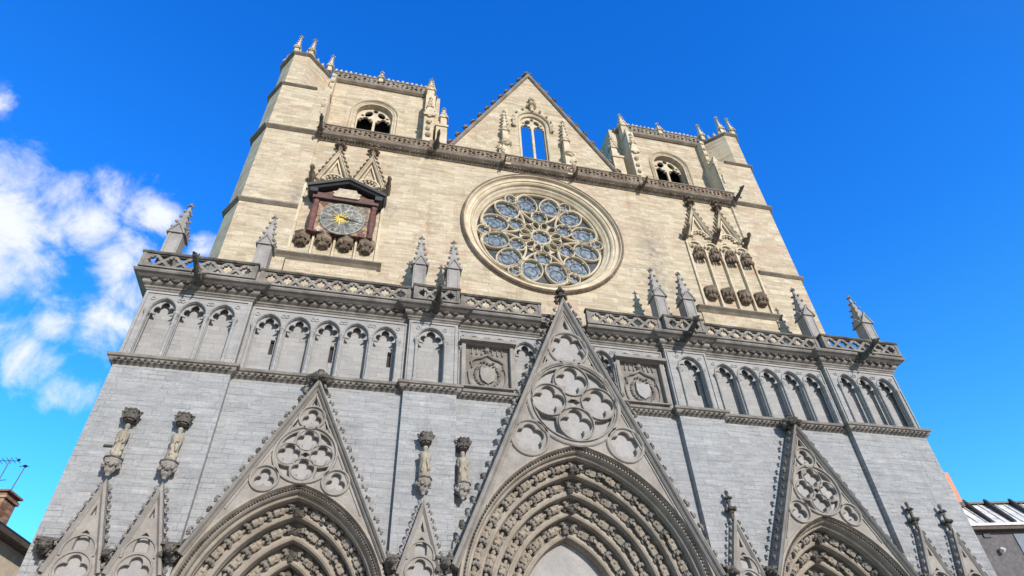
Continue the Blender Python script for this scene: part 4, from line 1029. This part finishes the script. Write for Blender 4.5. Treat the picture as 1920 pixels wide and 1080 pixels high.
for r_, w_, mt in ((.96, .04, 'chalk'), (.74, .03, 'chalk'), (.30, .025, 'gold')):
    b = MB(); b.sweep(circle(cx, 23.12, r_, 48), [(-w_/2, .546), (-w_/2, .535), (w_/2, .535), (w_/2, .546)], closed=True); ck(b, 'ring', mt, CK)
b = MB(); b.sweep(circle(cx+.38, 23.26, .46, 36), [(-.03, .546), (-.03, .53), (.03, .53), (.03, .546)], closed=True)
for k in range(8):
    a = k*PI/4; b.add([(cx+.38+math.cos(a+q)*r, .532+.004*(k % 2), 23.26+math.sin(a+q)*r) for q, r in ((-.2, .05), (.2, .05), (.03, .44), (-.03, .44))], [(0, 1, 2, 3)])
ck(b, 'zodiac_ring', 'chalk')
b = MB()
for k in range(24):
    a = k*PI/12; c0, s0 = math.cos(a), math.sin(a)
    b.add([(cx+c0*r-s0*w_, .540, 23.12+s0*r+c0*w_) for r, w_ in ((.77, -.025), (.91, -.025), (.91, .025), (.77, .025))], [(0, 1, 2, 3)])
    if k % 2: b.add([(cx+c0*r-s0*w_, .541, 23.12+s0*r+c0*w_) for r, w_ in ((.38, -.012), (.70, -.035), (.70, .035), (.38, .012))], [(0, 1, 2, 3)])
ck(b, 'hour_marks', 'chalk')
b = MB()
for k in range(12):
    a = k*PI/6; c0, s0 = math.cos(a), math.sin(a); r2 = .52 if k % 2 else .38
    b.prism([(cx-.10+c0*.10-s0*.04, 23.10+s0*.10+c0*.04), (cx-.10+c0*r2, 23.10+s0*r2), (cx-.10+c0*.10+s0*.04, 23.10+s0*.10-c0*.04)], .520, .528)
b.prism(circle(cx-.10, 23.10, .14, 20), .510, .528); ck(b, 'gilt_sun', 'gold')
b = MB(); a = -.22; c0, s0 = math.cos(a), math.sin(a)
b.prism([(cx-.15*c0-s0*.05, 23.16-.15*s0+c0*.05), (cx-.15*c0+s0*.05, 23.16-.15*s0-c0*.05), (cx+1.05*c0, 23.16+1.05*s0)], .495, .508); ck(b, 'hand', 'lead')
for dx, dz, c_ in ((-1.0, .85, 'red'), (1.0, .85, 'dblue'), (-1.0, -.80, 'buff'), (.98, -.82, 'red')):
    ck(MB().prism(foil(cx+dx*.93, 23.12+dz, .17, 4), .556, .574), 'corner_ornament', c_)

# ------------------------------------------------------------------ statues on brackets
def statue(x, zb, yb, label, lean, seed, bulk=1.0):
    random.seed(seed); z0 = 0
    T = MB(); prof = []
    n = 16; rings = [(.0, .15, .13), (.04, .19, .16), (.25, .17, .14), (.50, .165, .14), (.68, .18, .15), (.80, .215, .16), (.92, .23, .16), (.99, .15, .12), (1.01, .07, .07), (1.05, .06, .06), (1.09, .085, .09), (1.16, .095, .105), (1.23, .085, .09), (1.27, .03, .03)]
    o = 0
    for i, (z, rx, ry) in enumerate(rings):
        fold = .16 if z < .75 else (.08 if z < .98 else .02)
        for j in range(n):
            a = 2*PI*j/n; q = 1+fold*math.sin(5*a+z*2.6+seed)+random.uniform(-.09, .09)
            x_ = rx*.84*bulk*q*math.cos(a)+lean*z; y_ = ry*q*math.sin(a)
            if .74 < z < .86 and math.sin(a) < -.3: y_ -= .06       # folded forearms
            T.v.append((x_, y_, z))
    m_ = len(rings)
    for i in range(m_-1):
        for j in range(n): T.f.append((i*n+j, i*n+(j+1) % n, (i+1)*n+(j+1) % n, (i+1)*n+j))
    T.f.append(tuple(range(n-1, -1, -1))); T.f.append(tuple((m_-1)*n+j for j in range(n)))
    for k in range(9):                                          # deep broken folds, book and sleeves
        a = random.uniform(PI*1.05, PI*1.95); zz = random.uniform(.15, .95); T.blob((math.cos(a)*.16*bulk+lean*zz, math.sin(a)*.14, zz), (.05, .05, random.uniform(.07, .15)), .3)
    o = T.build('statue', M['statue'], None, (x, yb, zb), True); o.scale = (1.0, 1.0, .92)
    tag(o, label, 'statue', 'eroded saints on brackets of the grey lower wall'); return o
ST = [(-14.60, 'thinnest, most eroded ochre statue, on the outermost left bracket nearest the facade edge', .02, 1, .85), (-13.08, 'ochre statue on the second bracket from the left facade edge, above a small gable', .01, 2, .95),
      (-5.46, 'broad ochre statue over the narrow gable between the left and centre portals', 0, 3, 1.08), (-4.15, 'slim ochre statue beside the left slope of the great centre gable', -.02, 4, 1.0)]
for i, (x, lb, lean, seed, bulk) in enumerate(ST):
    y = DY-.26 if abs(x) > 4.5 else -.30
    statue(x, 10.53, y, lb, lean, seed, bulk)
    yb = DY if abs(x) > 4.4 else 0
    b = MB(); random.seed(i+40)
    b.lathe([(.05, 0), (.07, .08), (.13, .14), (.18, .30), (.23, .40), (.25, .46), (.25, .50), (.02, .505)], (x, y, 10.0), 8)
    for k in range(10):
        a = 2*PI*k/10; b.blob((x+math.cos(a)*.20, y+math.sin(a)*.20, 10.30+.06*(k % 2)), (.075, .075, .08), .3)
    b.build('statue_bracket', M['trim'], CA)
    MB().lathe([(.20, .0), (.28, .03), (.28, .07), (.02, .075)], (x, y, 10.47), 8).build('bracket_slab', M['dark'], CA)
    b = MB(); b.lathe([(.06, 0), (.15, .03), (.17, .14), (.21, .22), (.22, .30), (.25, .33), (.25, .37), (.02, .38)], (x, y, 11.76), 6, 1, 1, 0, 7, PI/6)
    for k in range(6):
        a = 2*PI*k/6; c0, s0 = math.cos(a), math.sin(a); w_ = .11       # little gabled faces with a leaf at each tip
        P_ = [(x+c0*r-s0*q, y+s0*r+c0*q, z) for r, q, z in ((.19, -w_, 11.84), (.19, w_, 11.84), (.25, 0, 12.06), (.13, -w_, 11.90), (.13, w_, 11.90), (.17, 0, 12.08))]
        b.add(P_, [(0, 1, 2), (5, 4, 3), (0, 3, 4, 1), (1, 4, 5, 2), (2, 5, 3, 0)]); b.tube([(x+c0*.22, y+s0*.22, 12.0), (x+c0*.27, y+s0*.27, 12.08)], [.06, .035], 5); b.blob((x+c0*.27, y+s0*.27, 12.10), (.045, .045, .035), .3)
        a += PI/6; b.tube([(x+math.cos(a)*.21, y+math.sin(a)*.21, 11.80), (x+math.cos(a)*.22, y+math.sin(a)*.22, 11.96)], [.012, .035], 5)
    b.box(x-.14, x+.14, y, yb+.02, 11.80, 12.15)
    b.build('statue_canopy', M['dark'], CA)

# putlog stone low on the left wall
MB().box(-14.98-.12, -14.98+.12, DY-.05, DY+.02, 11.02, 11.08).build('putlog_stone', M['dark'], CA)

# ------------------------------------------------------------------ neighbours
H = empty('beige_house', (-20.5, -4, 0)); tag(H, 'beige rendered house left of the cathedral with dark boxed eaves and brick chimney', 'house')
def off(b, name, mat, parent, o): 
    ob = b.build(name, M[mat]); PV = Vector((-18.16, 2.7, 0)); ob.data.transform(Matrix.Translation((-o[0], -o[1], -o[2])) @ Matrix.Translation(PV) @ Matrix.Rotation(-R(9.3), 4, 'Z') @ Matrix.Translation(-PV)); ob.parent = parent; return ob
HO = (-20.5, -4, 0)
off(MB().box(-26, -18.45, -14, 5.3, 0, 9.52), 'wall', 'wallb', H, HO)
off(MB().add([(-18.16, -14.6, 9.50), (-18.16, 6.2, 9.50), (-22.5, 6.2, 11.9), (-22.5, -14.6, 11.9), (-27, -14.6, 9.5), (-27, 6.2, 9.5), (-18.16, -14.6, 9.64), (-18.16, 6.2, 9.64), (-22.5, 6.2, 12.04), (-22.5, -14.6, 12.04), (-27, -14.6, 9.64), (-27, 6.2, 9.64)],
               [(0, 1, 2, 3), (3, 2, 5, 4), (6, 9, 8, 7), (9, 10, 11, 8), (0, 6, 7, 1), (1, 7, 8, 2), (2, 8, 11, 5), (5, 11, 10, 4), (4, 10, 9, 3), (3, 9, 6, 0)]), 'roof', 'wood', H, HO)
off(MB().box(-18.44, -18.18, -14.5, 6.15, 9.42, 9.50).box(-18.2, -18.02, -14.5, 6.2, 9.42, 9.56), 'eaves', 'wood', H, HO)
off(MB().tube([(-18.12, -14.5, 9.60), (-18.12, 6.2, 9.60)], .07, 8).tube([(-18.37, 5.2, 0), (-18.37, 5.2, 9.4)], .08, 8), 'gutter', 'metal', H, HO)
CHI = off(MB().box(-20.6, -18.66, 3.0, 3.7, 9.3, 10.82).box(-20.66, -18.60, 2.95, 3.75, 10.62, 10.72), 'chimney', 'brick', H, HO)
off(MB().box(-20.70, -18.56, 2.92, 3.78, 10.82, 10.88), 'chimney_cap', 'brick', CHI, HO)
for i, (x, h, lb) in enumerate(((-19.90, .85, 'thin rooftop aerial with three cross bars, leftmost on the brick chimney'), (-19.35, 1.25, 'taller forked television aerial in the middle of the brick chimney'), (-18.80, 1.0, 'single stalk aerial with a knob at its tip, rightmost on the brick chimney'))):
    A_ = empty('aerial', Matrix.Rotation(-R(9.3), 4, 'Z') @ Vector((x+18.16, 3.3-2.7, 10.86)) + Vector((-18.16, 2.7, 0))); tag(A_, lb, 'aerial', 'aerials on the brick chimney')
    MB().tube([(0, 0, -.05), (.04*i, 0, h)], .018, 5).build('mast', M['metal'], A_)
    b = MB()
    if i == 2: b.blob((.08, 0, h), (.07, .07, .05)); b.tube([(-.1, 0, h-.02), (.2, 0, h+.0)], .012, 4)
    else:
        b.tube([(-.3, -.05, h-.1), (.32, .05, h-.02)], .012, 4)
        for k in range(5): b.tube([(-.25+k*.13, -.22, h-.08+.015*k), (-.25+k*.13, .22, h-.08+.015*k)], .010, 4)
        b.tube([(-.2, 0, h*.35), (.22, 0, h*.42)], .012, 4); b.blob((.3, 0, h), (.05, .05, .04))
    b.build('antenna_head', M['metal'], A_)

G2 = empty('zinc_roofed_house', (24, 6, 0)); tag(G2, 'grey rendered house right of the cathedral under a bright zinc mansard roof', 'house')
GO = (0, 0, 0)
ang = math.atan2(-.70, 3.6)
def g2(b, name, mat, parent=G2):
    ob = b.build(name, M[mat]); Mx = Matrix.Translation((-24, -6, 0)) @ Matrix.Translation((22.6, 6, 0)) @ Matrix.Rotation(ang, 4, 'Z')
    ob.data.transform(Mx); ob.parent = parent; return ob
# local frame: +x along the wall, wall plane y=0, z up, eave z=12.8
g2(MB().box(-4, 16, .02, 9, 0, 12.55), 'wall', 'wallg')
g2(MB().box(-4, 16, -.35, .3, 12.55, 12.72), 'eaves', 'wood'); g2(MB().box(-4, 16, -.42, -.2, 12.72, 12.84), 'gutter', 'white')
g2(MB().prism([(-4, 12.74), (16, 12.74), (16, 12.76), (-4, 12.76)], -.2, 9).add([(-4, -.25, 12.82), (16, -.25, 12.82), (16, 1.05, 14.35), (-4, 1.05, 14.35), (16, 9, 15.2), (-4, 9, 15.2)], [(0, 1, 2, 3), (3, 2, 4, 5)]), 'roof', 'zinc')
b = MB()
for k in range(42):
    x = -4+k*.48; b.add([(x, -.27, 12.82), (x+.05, -.27, 12.82), (x+.05, 1.05, 14.38), (x, 1.05, 14.38), (x, -.28, 12.845), (x+.05, -.28, 12.845), (x+.05, 1.03, 14.40), (x, 1.03, 14.40)], [(4, 5, 6, 7), (0, 4, 7, 3), (1, 2, 6, 5), (0, 1, 5, 4), (3, 7, 6, 2)])
g2(b, 'standing_seams', 'zinc')
for x in (1.5, 2.7, 4.1, 5.6): g2(MB().add([(x+q, yy, zz) for yy, zz in ((-.27, 12.84), (1.03, 14.38), (.92, 14.60), (-.30, 12.98)) for q in (-.07, .08)], [(0, 1, 3, 2), (2, 3, 5, 4), (4, 5, 7, 6), (6, 7, 1, 0), (0, 2, 4, 6), (1, 7, 5, 3)]), 'roof_rib', 'lead')
g2(MB().box(-4, 16, .9, 1.15, 14.36, 14.46), 'ridge', 'metal')
g2(MB().box(.50, 1.12, .5, 1.3, 14.2, 15.95), 'chimney', 'orange')
g2(MB().box(.42, 1.10, .42, 1.38, 14.05, 14.28), 'chimney_base', 'lead')
g2(MB().tube([(1.30, -.02, 11.66), (1.30, -.16, 11.64), (1.38, -.24, 11.52)], [.05, .09, .12], 8), 'lamp', 'white')
g2(MB().box(.86, 1.22, -.05, .05, 12.25, 12.45), 'vent', 'lead')
g2(MB().box(2.45, 16, -.03, .015, 0, 12.4), 'pale_wall', 'wallp')

# ------------------------------------------------------------------ ground
g = MB().add([(-400, -400, 0), (400, -400, 0), (400, 400, 0), (-400, 400, 0)], [(0, 1, 2, 3)]).build('ground', M['pave']); tag(g, kind='structure')
